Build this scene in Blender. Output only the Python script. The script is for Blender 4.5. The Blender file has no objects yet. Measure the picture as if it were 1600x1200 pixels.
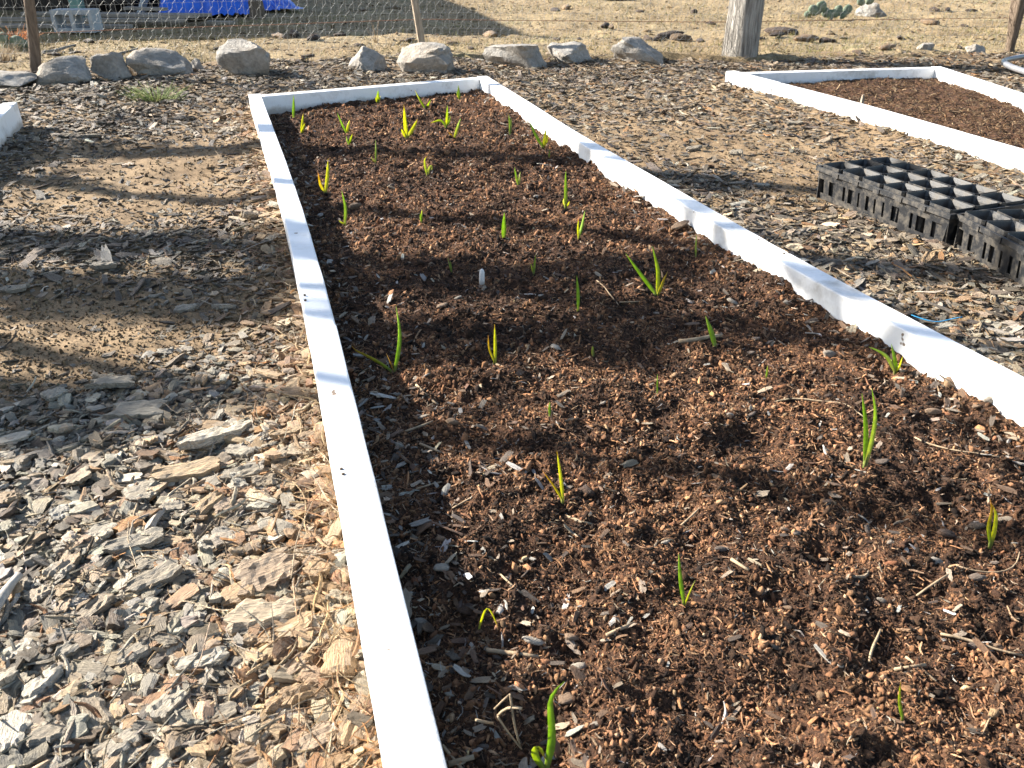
import bpy, math, random
import numpy as np
from mathutils import Vector, Matrix

random.seed(7)
rng = np.random.default_rng(11)
SC = bpy.context.scene
COL = SC.collection

# ------------------------------------------------------------------ camera, sky, sun, exposure
F_PX, CX, CY = 1290.0, 800.0, 600.0
PITCH = math.radians(29.1)
CAM_H = 0.80
cam_d = bpy.data.cameras.new('camera')
cam = bpy.data.objects.new('camera', cam_d); COL.objects.link(cam)
cam.location = (0, 0, CAM_H); cam.rotation_euler = (math.pi/2 - PITCH, 0, 0)
cam_d.sensor_fit = 'HORIZONTAL'; cam_d.sensor_width = 36; cam_d.lens = F_PX/1600*36
cam_d.clip_start = 0.02; cam_d.clip_end = 3000
cam_d.dof.use_dof = True; cam_d.dof.focus_distance = 1.7; cam_d.dof.aperture_fstop = 16.0
SC.camera = cam

SUN_EL = math.radians(27.0)
SUN_AZ = math.radians(20.0)          # the sun stands to the left, 20 degrees behind the scene
sunh = np.array([math.cos(SUN_AZ), -math.sin(SUN_AZ)])      # horizontal direction the light travels
ldir = Vector((sunh[0]*math.cos(SUN_EL), sunh[1]*math.cos(SUN_EL), -math.sin(SUN_EL)))
sd = bpy.data.lights.new('sun', 'SUN'); sd.energy = 5.0; sd.angle = math.radians(0.5); sd.color = (1.0, 0.945, 0.86)
so = bpy.data.objects.new('sun', sd); COL.objects.link(so)
so.rotation_euler = ldir.to_track_quat('-Z', 'Y').to_euler(); so.location = (-6, 4, 6)

W = bpy.data.worlds.new('World'); SC.world = W; W.use_nodes = True
wn = W.node_tree.nodes; wl = W.node_tree.links
sky = wn.new('ShaderNodeTexSky'); sky.sky_type = 'NISHITA'; sky.sun_disc = False
sky.sun_elevation = SUN_EL; sky.sun_rotation = math.atan2(-sunh[0], -sunh[1])
wn['Background'].inputs[1].default_value = 0.07
wl.new(sky.outputs[0], wn['Background'].inputs[0])
vs = SC.view_settings
vs.view_transform = 'Standard'; vs.look = 'None'; vs.gamma = 1; vs.use_curve_mapping = False
vs.exposure = 1.95
SC.render.film_transparent = False
SC.cycles.max_bounces = 6; SC.cycles.diffuse_bounces = 3; SC.cycles.glossy_bounces = 2
SC.cycles.transmission_bounces = 4; SC.cycles.transparent_max_bounces = 6
SC.cycles.use_denoising = True

# ------------------------------------------------------------------ helpers
SP, CP = math.sin(PITCH), math.cos(PITCH)
def ray(u, v):
    a, b = (u-CX)/F_PX, (CY-v)/F_PX
    return np.array([a, CP + b*SP, -SP + b*CP])
def at(u, v, z=0.0):
    d = ray(u, v); t = (z-CAM_H)/d[2]
    return np.array([d[0]*t, d[1]*t, z])
def atY(u, v, y):
    d = ray(u, v); t = y/d[1]
    return np.array([d[0]*t, y, CAM_H + d[2]*t])
def proj(x, y, z):
    f = y*CP - (z-CAM_H)*SP; up = y*SP + (z-CAM_H)*CP
    f = np.maximum(f, 1e-3)
    return CX + F_PX*x/f, CY - F_PX*up/f

def _h(ix, iy, s):
    h = (ix.astype(np.int64)*374761393 + iy.astype(np.int64)*668265263 + int(s)*974634599) & 0xffffffff
    h = ((h ^ (h >> 13))*1274126177) & 0xffffffff
    h = ((h ^ (h >> 16))*2246822519) & 0xffffffff
    return (h & 0xffffff)/8388608.0 - 1.0
def vn(x, y, s=0):
    x = np.asarray(x, float); y = np.asarray(y, float)
    ix = np.floor(x); iy = np.floor(y); fx = x-ix; fy = y-iy
    fx = fx*fx*(3-2*fx); fy = fy*fy*(3-2*fy)
    a = _h(ix, iy, s); b = _h(ix+1, iy, s); c = _h(ix, iy+1, s); d = _h(ix+1, iy+1, s)
    return (a*(1-fx)+b*fx)*(1-fy) + (c*(1-fx)+d*fx)*fy
def n3(p, f, s=0):
    p = np.asarray(p)*f
    return (vn(p[..., 0]+.37*p[..., 2], p[..., 1]-.61*p[..., 2], s) + vn(p[..., 1]+7.1, p[..., 2]+.5*p[..., 0], s+1) + vn(p[..., 2]-3.3, p[..., 0]+.4*p[..., 1], s+2))/2.0

def tag(o, label=None, cat=None, group=None, kind=None):
    if label: o['label'] = label
    if cat: o['category'] = cat
    if group: o['group'] = group
    if kind: o['kind'] = kind
    return o
def newmesh(name, V, Fs, mat=None, smooth=False):
    me = bpy.data.meshes.new(name)
    V = np.asarray(V, float)
    if isinstance(Fs, np.ndarray):
        nf, k = Fs.shape
        me.vertices.add(len(V)); me.vertices.foreach_set('co', V.astype(np.float32).ravel())
        me.loops.add(nf*k); me.loops.foreach_set('vertex_index', Fs.astype(np.int32).ravel())
        me.polygons.add(nf); me.polygons.foreach_set('loop_start', np.arange(0, nf*k, k, dtype=np.int32))
        me.update(calc_edges=True)
    else:
        me.from_pydata([tuple(v) for v in V], [], [tuple(f) for f in Fs]); me.update()
    if smooth: me.polygons.foreach_set('use_smooth', np.ones(len(me.polygons), bool))
    if mat: me.materials.append(mat)
    return me
def obj(name, me, parent=None, loc=None, link=True):
    o = bpy.data.objects.new(name, me)
    if link: COL.objects.link(o)
    if parent is not None: o.parent = parent
    if loc is not None: o.location = loc
    return o
def mobj(name, V, Fs, mat, parent=None, smooth=False, loc=None):
    return obj(name, newmesh(name, V, Fs, mat, smooth), parent, loc)
def empty(name, loc=(0, 0, 0), rz=0):
    o = bpy.data.objects.new(name, None); COL.objects.link(o); o.location = loc; o.rotation_euler = (0, 0, rz)
    o.empty_display_size = .05
    return o

class MB:
    def __init__(s): s.v = []; s.f = []
    def add(s, V, Fs):
        n = len(s.v); s.v += [tuple(p) for p in V]; s.f += [tuple(i+n for i in f) for f in Fs]
    def box(s, lo, hi, M=None):
        x0, y0, z0 = lo; x1, y1, z1 = hi
        V = [(x0,y0,z0),(x1,y0,z0),(x1,y1,z0),(x0,y1,z0),(x0,y0,z1),(x1,y0,z1),(x1,y1,z1),(x0,y1,z1)]
        if M is not None: V = [tuple(M @ Vector(p)) for p in V]
        s.add(V, [(3,2,1,0),(4,5,6,7),(0,1,5,4),(1,2,6,5),(2,3,7,6),(3,0,4,7)])
    def tube(s, P, R, n=6, cap=True):
        P = np.asarray(P, float); k = len(P)
        R = np.broadcast_to(np.asarray(R, float), (k,))
        T = np.gradient(P, axis=0); T /= np.linalg.norm(T, axis=1)[:, None]+1e-12
        ref = np.array([0, 0, 1.0]) if abs(T[0][2]) < .9 else np.array([1.0, 0, 0])
        V = []
        for i in range(k):
            a = np.cross(T[i], ref); a /= np.linalg.norm(a)+1e-12; b = np.cross(T[i], a)
            for j in range(n):
                q = 2*math.pi*j/n; V.append(P[i] + R[i]*(math.cos(q)*a + math.sin(q)*b))
        Fs = [(i*n+j, i*n+(j+1) % n, (i+1)*n+(j+1) % n, (i+1)*n+j) for i in range(k-1) for j in range(n)]
        if cap: Fs += [tuple(range(n-1, -1, -1)), tuple((k-1)*n+j for j in range(n))]
        s.add(V, Fs)
    def build(s, name, mat, parent=None, smooth=False, loc=None):
        return mobj(name, s.v, s.f, mat, parent, smooth, loc)

# ------------------------------------------------------------------ materials
class NT:
    def __init__(s, name):
        s.m = bpy.data.materials.new(name); s.m.use_nodes = True
        s.n = s.m.node_tree.nodes; s.l = s.m.node_tree.links; s.b = s.n['Principled BSDF']
        s.b.inputs['Specular IOR Level'].default_value = .25
    def node(s, t, **kw):
        n = s.n.new(t)
        for k, v in kw.items(): setattr(n, k, v)
        return n
    def coord(s, kind='Object'):
        return s.node('ShaderNodeTexCoord').outputs[kind]
    def pos(s): return s.node('ShaderNodeNewGeometry').outputs['Position']
    def noise(s, vec, scale, detail=4, rough=.6, scl=None):
        if scl is not None:
            mp = s.node('ShaderNodeMapping'); mp.inputs['Scale'].default_value = scl; s.l.new(vec, mp.inputs['Vector']); vec = mp.outputs[0]
        n = s.node('ShaderNodeTexNoise'); n.inputs['Scale'].default_value = scale; n.inputs['Detail'].default_value = detail
        n.inputs['Roughness'].default_value = rough; s.l.new(vec, n.inputs['Vector'])
        return n.outputs['Fac']
    def ramp(s, fac, stops):
        r = s.node('ShaderNodeValToRGB'); e = r.color_ramp.elements
        while len(e) < len(stops): e.new(.5)
        for i, (p, c) in enumerate(stops):
            e[i].position = p; e[i].color = (*c, 1) if len(c) == 3 else c
        s.l.new(fac, r.inputs[0]); return r.outputs[0]
    def mix(s, fac, a, b, mode='MIX'):
        m = s.node('ShaderNodeMix', data_type='RGBA', blend_type=mode)
        for sock, val in ((m.inputs[0], fac), (m.inputs[6], a), (m.inputs[7], b)):
            if isinstance(val, (int, float)): sock.default_value = val
            elif isinstance(val, tuple): sock.default_value = (*val, 1)
            else: s.l.new(val, sock)
        return m.outputs[2]
    def bump(s, h, strength=.5, dist=.01):
        b = s.node('ShaderNodeBump'); b.inputs['Strength'].default_value = strength; b.inputs['Distance'].default_value = dist
        s.l.new(h, b.inputs['Height']); s.l.new(b.outputs[0], s.b.inputs['Normal'])
    def color(s, c): s.l.new(c, s.b.inputs['Base Color'])
    def rough(s, r): s.b.inputs['Roughness'].default_value = r

G = lambda k: (k, k, k)
def piece_mat(name, source, grain=1.0, rough=.85):
    m = NT(name)
    if source == 'INST':
        a = m.node('ShaderNodeAttribute', attribute_type='INSTANCER', attribute_name='col'); c = a.outputs['Color']
    else:
        c = m.node('ShaderNodeObjectInfo').outputs['Color']
    v = m.coord('Object')
    n1 = m.noise(v, 3.0, 4, .65, (1.0, 7.0*grain, 4.0))
    n2 = m.noise(v, 1.3, 3, .6)
    c = m.mix(1.0, c, m.ramp(n1, [(.25, G(.38)), (.5, G(.95)), (.75, G(1.25))]), 'MULTIPLY')
    c = m.mix(1.0, c, m.ramp(n2, [(.3, (.72, .70, .68)), (.65, (1.12, 1.08, 1.0))]), 'MULTIPLY')
    m.color(c); m.rough(rough); m.bump(n1, .6, .12)
    return m.m
M_INST = piece_mat('loose_pieces', 'INST', 1.0, .9)
M_FLAKE = piece_mat('bark_flakes', 'INST', 1.0, .62)
M_CHIP = piece_mat('bark', 'OBJ', 1.0, .62)
for _m in (M_FLAKE, M_CHIP): _m.node_tree.nodes['Principled BSDF'].inputs['Specular IOR Level'].default_value = .35
def m_dirt():
    m = NT('dry_dirt'); p = m.pos()
    a = m.noise(p, 3.0, 5); b = m.noise(p, 60, 5, .7); c = m.noise(p, 260, 3, .7)
    col = m.ramp(a, [(.3, (.17, .112, .06)), (.7, (.295, .205, .115))])
    col = m.mix(1.0, col, m.ramp(b, [(.3, G(.55)), (.6, G(1.1))]), 'MULTIPLY')
    col = m.mix(1.0, col, m.ramp(c, [(.35, G(.7)), (.6, G(1.12))]), 'MULTIPLY')
    m.color(col); m.rough(.95); m.bump(m.mix(.5, b, c), .7, .006); return m.m
def m_soil():
    m = NT('garden_soil'); p = m.pos()
    a = m.noise(p, 5.0, 4); b = m.noise(p, 170, 5, .75); c = m.noise(p, 520, 3, .7)
    col = m.ramp(b, [(.30, (.018, .011, .008)), (.50, (.070, .038, .022)), (.68, (.22, .115, .06))])
    col = m.mix(1.0, col, m.ramp(a, [(.3, (.75, .72, .7)), (.7, (1.15, 1.05, 1.0))]), 'MULTIPLY')
    m.color(col); m.rough(.95); m.bump(m.mix(.5, b, c), 1.0, .008); return m.m
def m_field():
    m = NT('dry_pasture'); p = m.pos()
    a = m.noise(p, 1.1, 5); b = m.noise(p, 26, 6, .75); c = m.noise(p, 9, 4)
    col = m.ramp(a, [(.35, (.26, .185, .10)), (.6, (.33, .25, .14)), (.75, (.27, .24, .11))])
    col = m.mix(1.0, col, m.ramp(b, [(.32, G(.45)), (.5, G(.95)), (.7, G(1.2))]), 'MULTIPLY')
    col = m.mix(1.0, col, m.ramp(c, [(.3, G(.8)), (.6, G(1.08))]), 'MULTIPLY')
    m.color(col); m.rough(.95); m.bump(b, .9, .03); return m.m
def m_paint():
    m = NT('white_paint'); p = m.pos(); o = m.coord('Object')
    g = m.noise(o, 22, 4, .6); d = m.noise(p, 14, 6, .75); f = m.noise(p, 120, 3, .6)
    col = m.ramp(d, [(.22, (.52, .46, .38)), (.34, (.76, .745, .71)), (.5, (.82, .815, .80))])
    col = m.mix(1.0, col, m.ramp(f, [(.2, G(.72)), (.30, G(1.0))]), 'MULTIPLY')
    k = m.noise(p, 31, 2, .5); col = m.mix(m.ramp(k, [(.235, G(1)), (.262, G(0))]), col, (.20, .15, .11))
    st = m.noise(o, 5, 5, .7, (1, 1, 1)); col = m.mix(1.0, col, m.ramp(st, [(.30, (.62, .60, .57)), (.46, G(1.0))]), 'MULTIPLY')
    z = m.node('ShaderNodeSeparateXYZ'); m.l.new(p, z.inputs[0])
    md = m.node('ShaderNodeMath', operation='MULTIPLY_ADD'); md.inputs[1].default_value = -14.0; md.inputs[2].default_value = .62
    m.l.new(z.outputs[2], md.inputs[0])
    ad = m.node('ShaderNodeMath', operation='ADD'); m.l.new(md.outputs[0], ad.inputs[0]); m.l.new(d, ad.inputs[1])
    splash = m.ramp(ad.outputs[0], [(.62, G(0)), (.95, G(.8))])
    col = m.mix(splash, col, (.40, .33, .26))
    m.color(col); m.rough(.5); m.bump(m.mix(.5, g, f), .12, .01); return m.m
def m_leaf():
    m = NT('garlic_leaf')
    a = m.node('ShaderNodeAttribute', attribute_type='GEOMETRY', attribute_name='leafcol')
    n = m.noise(m.coord('Object'), 90, 3, .6)
    c = m.mix(1.0, a.outputs['Color'], m.ramp(n, [(.3, G(.8)), (.7, G(1.12))]), 'MULTIPLY')
    m.color(c); m.rough(.42); m.b.inputs['Specular IOR Level'].default_value = .4
    t = m.node('ShaderNodeBsdfTranslucent'); m.l.new(m.mix(1.0, c, (1.5, 1.5, .8), 'MULTIPLY'), t.inputs[0])
    mx = m.node('ShaderNodeMixShader'); mx.inputs[0].default_value = .62
    m.l.new(m.b.outputs[0], mx.inputs[1]); m.l.new(t.outputs[0], mx.inputs[2])
    m.l.new(mx.outputs[0], m.n['Material Output'].inputs[0]); return m.m
def m_rock():
    m = NT('limestone'); o = m.pos()
    a = m.noise(o, 7, 6, .7); b = m.noise(o, 45, 5, .7); c = m.noise(o, 2.5, 3)
    col = m.ramp(a, [(.3, (.19, .165, .135)), (.5, (.30, .275, .24)), (.7, (.40, .375, .335))])
    col = m.mix(1.0, col, m.ramp(b, [(.3, G(.65)), (.6, G(1.08))]), 'MULTIPLY')
    col = m.mix(m.ramp(c, [(.5, G(0)), (.75, G(.4))]), col, (.34, .25, .16))
    m.color(col); m.rough(.9); m.bump(m.mix(.5, a, b), .8, .03); return m.m
def m_simple(name, c0, c1, scale=20, rough=.7, scl=None, bump=.3, bd=.01, metallic=0.0, spec=.25, detail=5):
    m = NT(name); o = m.coord('Object'); n = m.noise(o, scale, detail, .65, scl)
    m.color(m.ramp(n, [(.3, c0), (.7, c1)])); m.rough(rough); m.bump(n, bump, bd)
    m.b.inputs['Metallic'].default_value = metallic; m.b.inputs['Specular IOR Level'].default_value = spec
    return m.m
def m_plastic():
    m = NT('black_plastic'); p = m.pos()
    d = m.noise(p, 35, 5, .7); e = m.noise(p, 300, 2)
    col = m.mix(m.ramp(d, [(.45, G(0)), (.75, G(.55))]), (.016, .017, .019), (.17, .14, .10))
    m.color(col); m.l.new(m.ramp(d, [(.4, G(.38)), (.7, G(.75))]), m.b.inputs['Roughness'])
    m.b.inputs['Specular IOR Level'].default_value = .5; m.bump(e, .08, .004); return m.m
M_DIRT, M_SOIL, M_FIELD, M_PAINT, M_LEAF, M_ROCK, M_PLASTIC = m_dirt(), m_soil(), m_field(), m_paint(), m_leaf(), m_rock(), m_plastic()
M_CEDAR = m_simple('weathered_cedar', (.09, .078, .065), (.56, .52, .46), 11, .9, (7, 7, .45), 1.0, .05)
M_POST = m_simple('brown_post_wood', (.07, .05, .035), (.22, .165, .12), 12, .9, (5, 5, .7), .7, .02)
M_STAKE = m_simple('pale_stake_wood', (.22, .17, .12), (.45, .37, .28), 14, .9, (5, 5, .7), .6, .02)
M_WIRE = m_simple('galvanised_wire', (.20, .20, .19), (.36, .36, .34), 30, .6, None, .1, .005, .4, .4)
M_RUST = m_simple('rusty_wire', (.12, .055, .03), (.25, .13, .08), 30, .8)
M_TARP = m_simple('blue_tarp', (.012, .07, .42), (.03, .16, .70), 6, .38, None, .3, .03, 0, .5)
M_CONC = m_simple('concrete', (.30, .31, .31), (.46, .47, .46), 40, .95, None, .4, .01)
M_PLANK = m_simple('grey_planks', (.17, .14, .11), (.40, .35, .29), 8, .9, (.6, 8, 8), .5, .01)
M_DARKWOOD = m_simple('dark_shed_wood', (.028, .022, .018), (.085, .065, .05), 8, .9, (8, 8, .6), .5, .02)
M_GREEN = m_simple('green_painted_post', (.16, .28, .22), (.27, .40, .33), 10, .8)
M_ROOF = m_simple('roof_metal', (.25, .24, .23), (.40, .39, .38), 6, .5, None, .1, .01, .5, .5)
M_BARKTREE = m_simple('tree_bark', (.06, .05, .04), (.20, .17, .14), 9, .95, (4, 4, .8), .9, .03)
M_TREELEAF = m_simple('tree_foliage', (.03, .05, .02), (.08, .11, .04), 9, .8)
M_GRASS = m_simple('grass_blades', (.10, .15, .035), (.30, .33, .11), 25, .7)
M_CACTUS = m_simple('cactus_pad', (.075, .11, .07), (.20, .23, .165), 28, .8, None, .6, .01)
M_HOSE = m_simple('garden_hose', (.10, .10, .11), (.22, .22, .23), 8, .3, None, .05, .005, 0, .6)
M_STRING = m_simple('blue_string', (.04, .32, .62), (.10, .50, .80), 60, .6)
M_MARK = m_simple('pale_marker', (.55, .52, .48), (.75, .72, .68), 80, .7)
M_DRYSTEM = m_simple('dry_stem', (.20, .14, .085), (.40, .30, .19), 60, .85)
M_ORANGE = m_simple('orange_dry_weed', (.42, .13, .04), (.60, .27, .09), 30, .85)

# ------------------------------------------------------------------ where the frames of the beds run
ZT = 0.085
BW = 0.058
Lin = np.array([at(u, v, ZT)[:2] for u, v in [(409, 150), (440, 233), (475, 330), (510, 450), (560, 645), (600, 807), (650, 1000), (701, 1200)]])
Rout = np.array([at(u, v, ZT)[:2] for u, v in [(766, 121), (885, 196), (1060, 297), (1150, 349), (1400, 485), (1600, 588)]])
def extend(P, y_to):
    d = P[-1]-P[-2]; d /= np.linalg.norm(d); k = (P[-1][1]-y_to)/(-d[1]+1e-9)
    return np.vstack([P, P[-1]+d*k])
Lin = extend(Lin, -.7); Rout = extend(Rout, -.7)
def offset(P, w):
    T = np.gradient(P, axis=0); T /= np.linalg.norm(T, axis=1)[:, None]
    Nn = np.stack([T[:, 1], -T[:, 0]], 1)            # right of the travel direction
    return P + Nn*w
# both run from the far end towards the camera: "right" of travel is image left
Lout = offset(Lin, BW); Rin = offset(Rout, BW)
def fx(P, y):
    o = np.argsort(P[:, 1]); return np.interp(y, P[o, 1], P[o, 0])
FARL, FARR = Lin[0], Rin[0]
def far_y(x): return FARL[1] + (FARR[1]-FARL[1])*(x-FARL[0])/(FARR[0]-FARL[0])
def in_main(x, y, m=0.0):
    return (x > fx(Lout, y)-m) & (x < fx(Rout, y)+m) & (y < far_y(x)+BW+m)
# the bed on the right
R2L = np.array([at(u, v, ZT)[:2] for u, v in [(1145, 115), (1348, 167), (1600, 240)]]); R2L = extend(R2L, .4)
R2R = np.array([at(u, v, ZT)[:2] for u, v in [(1478, 106), (1600, 145)]]); R2R = extend(R2R, 1.6)
R2Lin = offset(R2L, -BW); R2Rin = offset(R2R, BW)
F2A, F2B = R2Lin[0], R2Rin[0]
def far2_y(x): return F2A[1] + (F2B[1]-F2A[1])*(x-F2A[0])/(F2B[0]-F2A[0])
def in_right(x, y, m=0.0):
    return (x > fx(R2L, y)-m) & (x < fx(R2R, y)+m) & (y < far2_y(x)+BW+m)
# the bed on the left
C3 = at(27, 160, .10)[:2]; AX = np.array([-.304, .953])
L3 = np.array([C3, C3-AX*3.2])
def in_left(x, y, m=0.0):
    w = (x-C3[0])*.953 + (y-C3[1])*.304; s = (x-C3[0])*AX[0] + (y-C3[1])*AX[1]
    return (w < m) & (s < m) & (w > -1.4)
FENCE = np.array([(-9.5, 4.6), at(58, 113)[:2], at(660, 84)[:2], at(1160, 90)[:2], at(1578, 80)[:2], (9.5, 6.9)])
def fence_y(x): return np.interp(x, FENCE[:, 0], FENCE[:, 1])

PITS = [(870, 885, .07, .020), (1165, 690, .055, .016), (1100, 700, .045, .012), (1320, 868, .045, .014), (1290, 880, .03, .01), (900, 1010, .03, .012), (1370, 815, .05, .012), (1480, 790, .04, .012), (1550, 690, .05, .010), (840, 1130, .05, .018), (1240, 960, .05, .012),
        (1230, 1100, .05, .012), (1060, 1120, .06, .012), (690, 960, .05, .012), (1380, 1010, .04, .014), (1520, 1090, .07, .012), (950, 700, .05, .01), (760, 690, .05, .01), (600, 420, .10, .012), (1000, 560, .10, .012), (720, 610, .06, .010)]
PW = [(at(u, v, .02)[:2], r, a) for u, v, r, a in PITS]
def soil_h(x, y, fine=True):
    d = np.hypot(x, y)
    h = .019 + .008*vn(x*3.1, y*3.1, 1) + .009*vn(x*9, y*9, 2) + .0095*vn(x*23, y*23, 3)*(1-.4*np.abs(vn(x*4, y*4, 9)))
    c = vn(x*52, y*52, 4); c = c*(.55+.9*np.clip(vn(x*6.5, y*6.5, 8)+.35, 0, 1)); h = h + .0062*np.where(c > 0, c, .8*c)
    if fine:
        h = h + .0022*vn(x*110, y*110, 5) + .0014*vn(x*210, y*210, 6)
    for (p, r, a) in PW:
        q = ((x-p[0])**2 + (y-p[1])**2)/(r*r); h = h - a*np.exp(-q) + .35*a*np.exp(-(np.sqrt(q)-1.5)**2*3)
    w1 = x-fx(Lin, y); w2 = fx(Rin, y)-x
    h = h + .014*np.exp(-np.maximum(w2, 0)/.05) - .024*np.exp(-np.maximum(w1, 0)/.17)
    return h
def soil2_h(x, y):
    return .028 + .012*vn(x*3, y*3, 21) + .008*vn(x*11, y*11, 22) + .006*vn(x*34, y*34, 23) + .004*vn(x*70, y*70, 24)
def path_h(x, y):
    h = .010*vn(x*1.7, y*1.7, 31) + .006*vn(x*6, y*6, 32) + .0045*vn(x*24, y*24, 33) + .003*vn(x*60, y*60, 34) + .0014*vn(x*150, y*150, 35)
    w = fx(Lout, y)-x
    near = np.exp(-np.maximum(w, 0)/.10)*(w > -.3)*(y < 4.3)
    w2 = fx(R2L, y)-x
    bank = np.exp(-np.maximum(w2, 0)/.12)*(w2 > -.3)*(y < 5.0)
    return h + .030*near*np.clip(1.4-.22*y, .35, 1) + .026*bank - .004
def field_h(x, y):
    h = .03*vn(x*.5, y*.5, 41) + .022*vn(x*2.2, y*2.2, 42) + .014*vn(x*6, y*6, 43) + .008*vn(x*15, y*15, 44)
    return np.where(y < fence_y(x)-.15, -.06, h-.012)

# ------------------------------------------------------------------ ground sheets
def grid_faces(nr, nc):
    i = np.arange(nr-1)[:, None]*nc + np.arange(nc-1)[None, :]
    return np.stack([i, i+1, i+nc+1, i+nc], -1).reshape(-1, 4)
# pasture: one sheet out to the horizon
def axis(lo, hi, c0, c1, step, grow=1.18):
    a = list(np.arange(c0, c1, step)); d = step
    while a[-1] < hi: d *= grow; a.append(a[-1]+d)
    d = step
    while a[0] > lo: d *= grow; a.insert(0, a[0]-d)
    return np.array(a)
gx = axis(-900, 900, -7.5, 8.0, .035); gy = axis(-700, 1500, 4.6, 13.0, .035)
XX, YY = np.meshgrid(gx, gy)
dd = np.hypot(XX, YY)
ZZ = field_h(XX, YY) + np.clip((dd-40)/400, 0, 1)*6*vn(XX*.006, YY*.006, 47)
field = tag(mobj('field', np.stack([XX, YY, ZZ], -1).reshape(-1, 3), grid_faces(*XX.shape), M_FIELD, smooth=True), kind='structure')
# mulched ground between and around the beds
ys = [.25]
while ys[-1] < 7.1: ys.append(ys[-1] + max(.0065, .0065*ys[-1]))
ys = np.array(ys); xi = np.linspace(-1.15, 1.15, 520)
YY = np.repeat(ys[:, None], len(xi), 1); XX = (YY*.92+.55)*xi[None, :]
YY = np.where(ys[:, None] < 7.1, YY, YY)
fy = fence_y(XX)+.12+.10*vn(XX*3, YY*3, 36)
ZZ = path_h(XX, YY)
ZZ = ZZ - .10*np.clip((YY-fy)/.15, 0, 1) - .05*in_main(XX, YY, -.02) - .05*in_right(XX, YY, -.02)
edge = np.clip((np.abs(xi[None, :])-1.08)/.07, 0, 1); ZZ = ZZ - .07*edge
path = tag(mobj('mulch_path', np.stack([XX, YY, ZZ], -1).reshape(-1, 3), grid_faces(*XX.shape), M_DIRT, smooth=True), kind='structure')
# ground behind and beside the camera so that the place goes on
gx = axis(-60, 60, -7, 7, .25); gy = np.concatenate([np.linspace(-40, -1, 30), np.arange(-.8, .5, .1)])
XX, YY = np.meshgrid(gx, gy)
# soil in the main bed
def soil_sheet(y0, y1, step):
    yy = np.arange(y0, y1+step, step); w = np.linspace(0, 1, int(1.12/step))
    YY = np.repeat(yy[:, None], len(w), 1)
    xl = fx(Lin, yy)-.02; xr = fx(Rin, yy)+.02
    XX = xl[:, None] + (xr-xl)[:, None]*w[None, :]
    Z = soil_h(XX, YY)
    Z = np.where(YY > far_y(XX)+.015, -.03, Z)
    return np.stack([XX, YY, Z], -1).reshape(-1, 3), grid_faces(*XX.shape)
Va, Fa = soil_sheet(.18, 1.7, .0034); Vb, Fb = soil_sheet(1.7, 4.75, .0075)
soil = tag(mobj('garden_soil', np.vstack([Va, Vb]), np.vstack([Fa, Fb+len(Va)]), M_SOIL, smooth=True), kind='structure')
yy = np.arange(1.2, 5.15, .012); w = np.linspace(0, 1, 110); YY = np.repeat(yy[:, None], len(w), 1)
XX = (fx(R2Lin, yy)-.02)[:, None] + (fx(R2Rin, yy)-fx(R2Lin, yy)+.04)[:, None]*w[None, :]
Z = np.where(YY > far2_y(XX)+.015, -.03, soil2_h(XX, YY))
soil2 = tag(mobj('garden_soil', np.stack([XX, YY, Z], -1).reshape(-1, 3), grid_faces(*XX.shape), M_SOIL, smooth=True), kind='structure')

# ------------------------------------------------------------------ raised bed frames
def resample(P, step=.06):
    s = np.concatenate([[0], np.cumsum(np.linalg.norm(np.diff(P, axis=0), axis=1))])
    t = np.linspace(0, s[-1], max(3, int(s[-1]/step)))
    return np.stack([np.interp(t, s, P[:, k]) for k in range(P.shape[1])], 1)
def smooth_poly(P, it=12):
    P = P.copy()
    for _ in range(it): P[1:-1] = .5*P[1:-1] + .25*(P[:-2]+P[2:])
    return P
def board(parent, P, w, ztop, zbot, seed=0, side=1):
    """P: the run of one top edge; the board lies w to its side (side=+1: right of travel)."""
    P = smooth_poly(resample(np.asarray(P, float), .05)); Q = offset(P, w*side)
    n = len(P); b = .0035
    t = np.arange(n)*.05
    wob = .0012*vn(t*2.1, t*0, seed) + .0006*vn(t*9, t*0, seed+5)
    wz = .0015*vn(t*1.3, t*0+3, seed+9)
    U = (Q-P)/np.linalg.norm(Q-P, axis=1)[:, None]
    prof = [(0, zbot), (0, ztop-b), (.3*b, ztop-.3*b), (b, ztop), (w-b, ztop), (w-.3*b, ztop-.3*b), (w, ztop-b), (w, zbot)]
    V = []
    for i in range(n):
        for (a, z) in prof:
            q = P[i] + U[i]*(a+wob[i]); V.append((q[0], q[1], z+(wz[i] if z > zbot else 0)))
    k = len(prof)
    Fs = [(i*k+j, i*k+(j+1) % k, (i+1)*k+(j+1) % k, (i+1)*k+j) for i in range(n-1) for j in range(k)]
    Fs += [tuple(range(k)), tuple((n-1)*k+j for j in range(k-1, -1, -1))]
    return mobj('board', V, Fs, M_PAINT, parent)
def cut(P, y_from, y_to, step=.05):
    """piece of the run P (which goes from far to near) between two depths"""
    R = resample(P, step); m = (R[:, 1] < y_from-.004) & (R[:, 1] > y_to+.004); Q = R[m]
    ends = lambda y: np.array([[fx(P, y), y]])
    y0 = min(y_from, P[:, 1].max()); y1 = max(y_to, P[:, 1].min())
    return np.vstack([ends(y0), Q, ends(y1)])
def between(A, B, ga=.0, gb=.0):
    A = np.asarray(A, float); B = np.asarray(B, float); d = (B-A)/np.linalg.norm(B-A)
    return np.array([A+d*ga, B-d*gb])
bedA = tag(empty('raised_bed_frame', (0, 0, 0)), 'long white painted board frame around the bed of garlic sprouts in the middle', 'garden bed')
yj = at(500, 507, ZT)[1]
extL = np.vstack([Lin[0] + (Lin[0]-Lin[1])/np.linalg.norm(Lin[0]-Lin[1])*.058, Lin])
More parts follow.
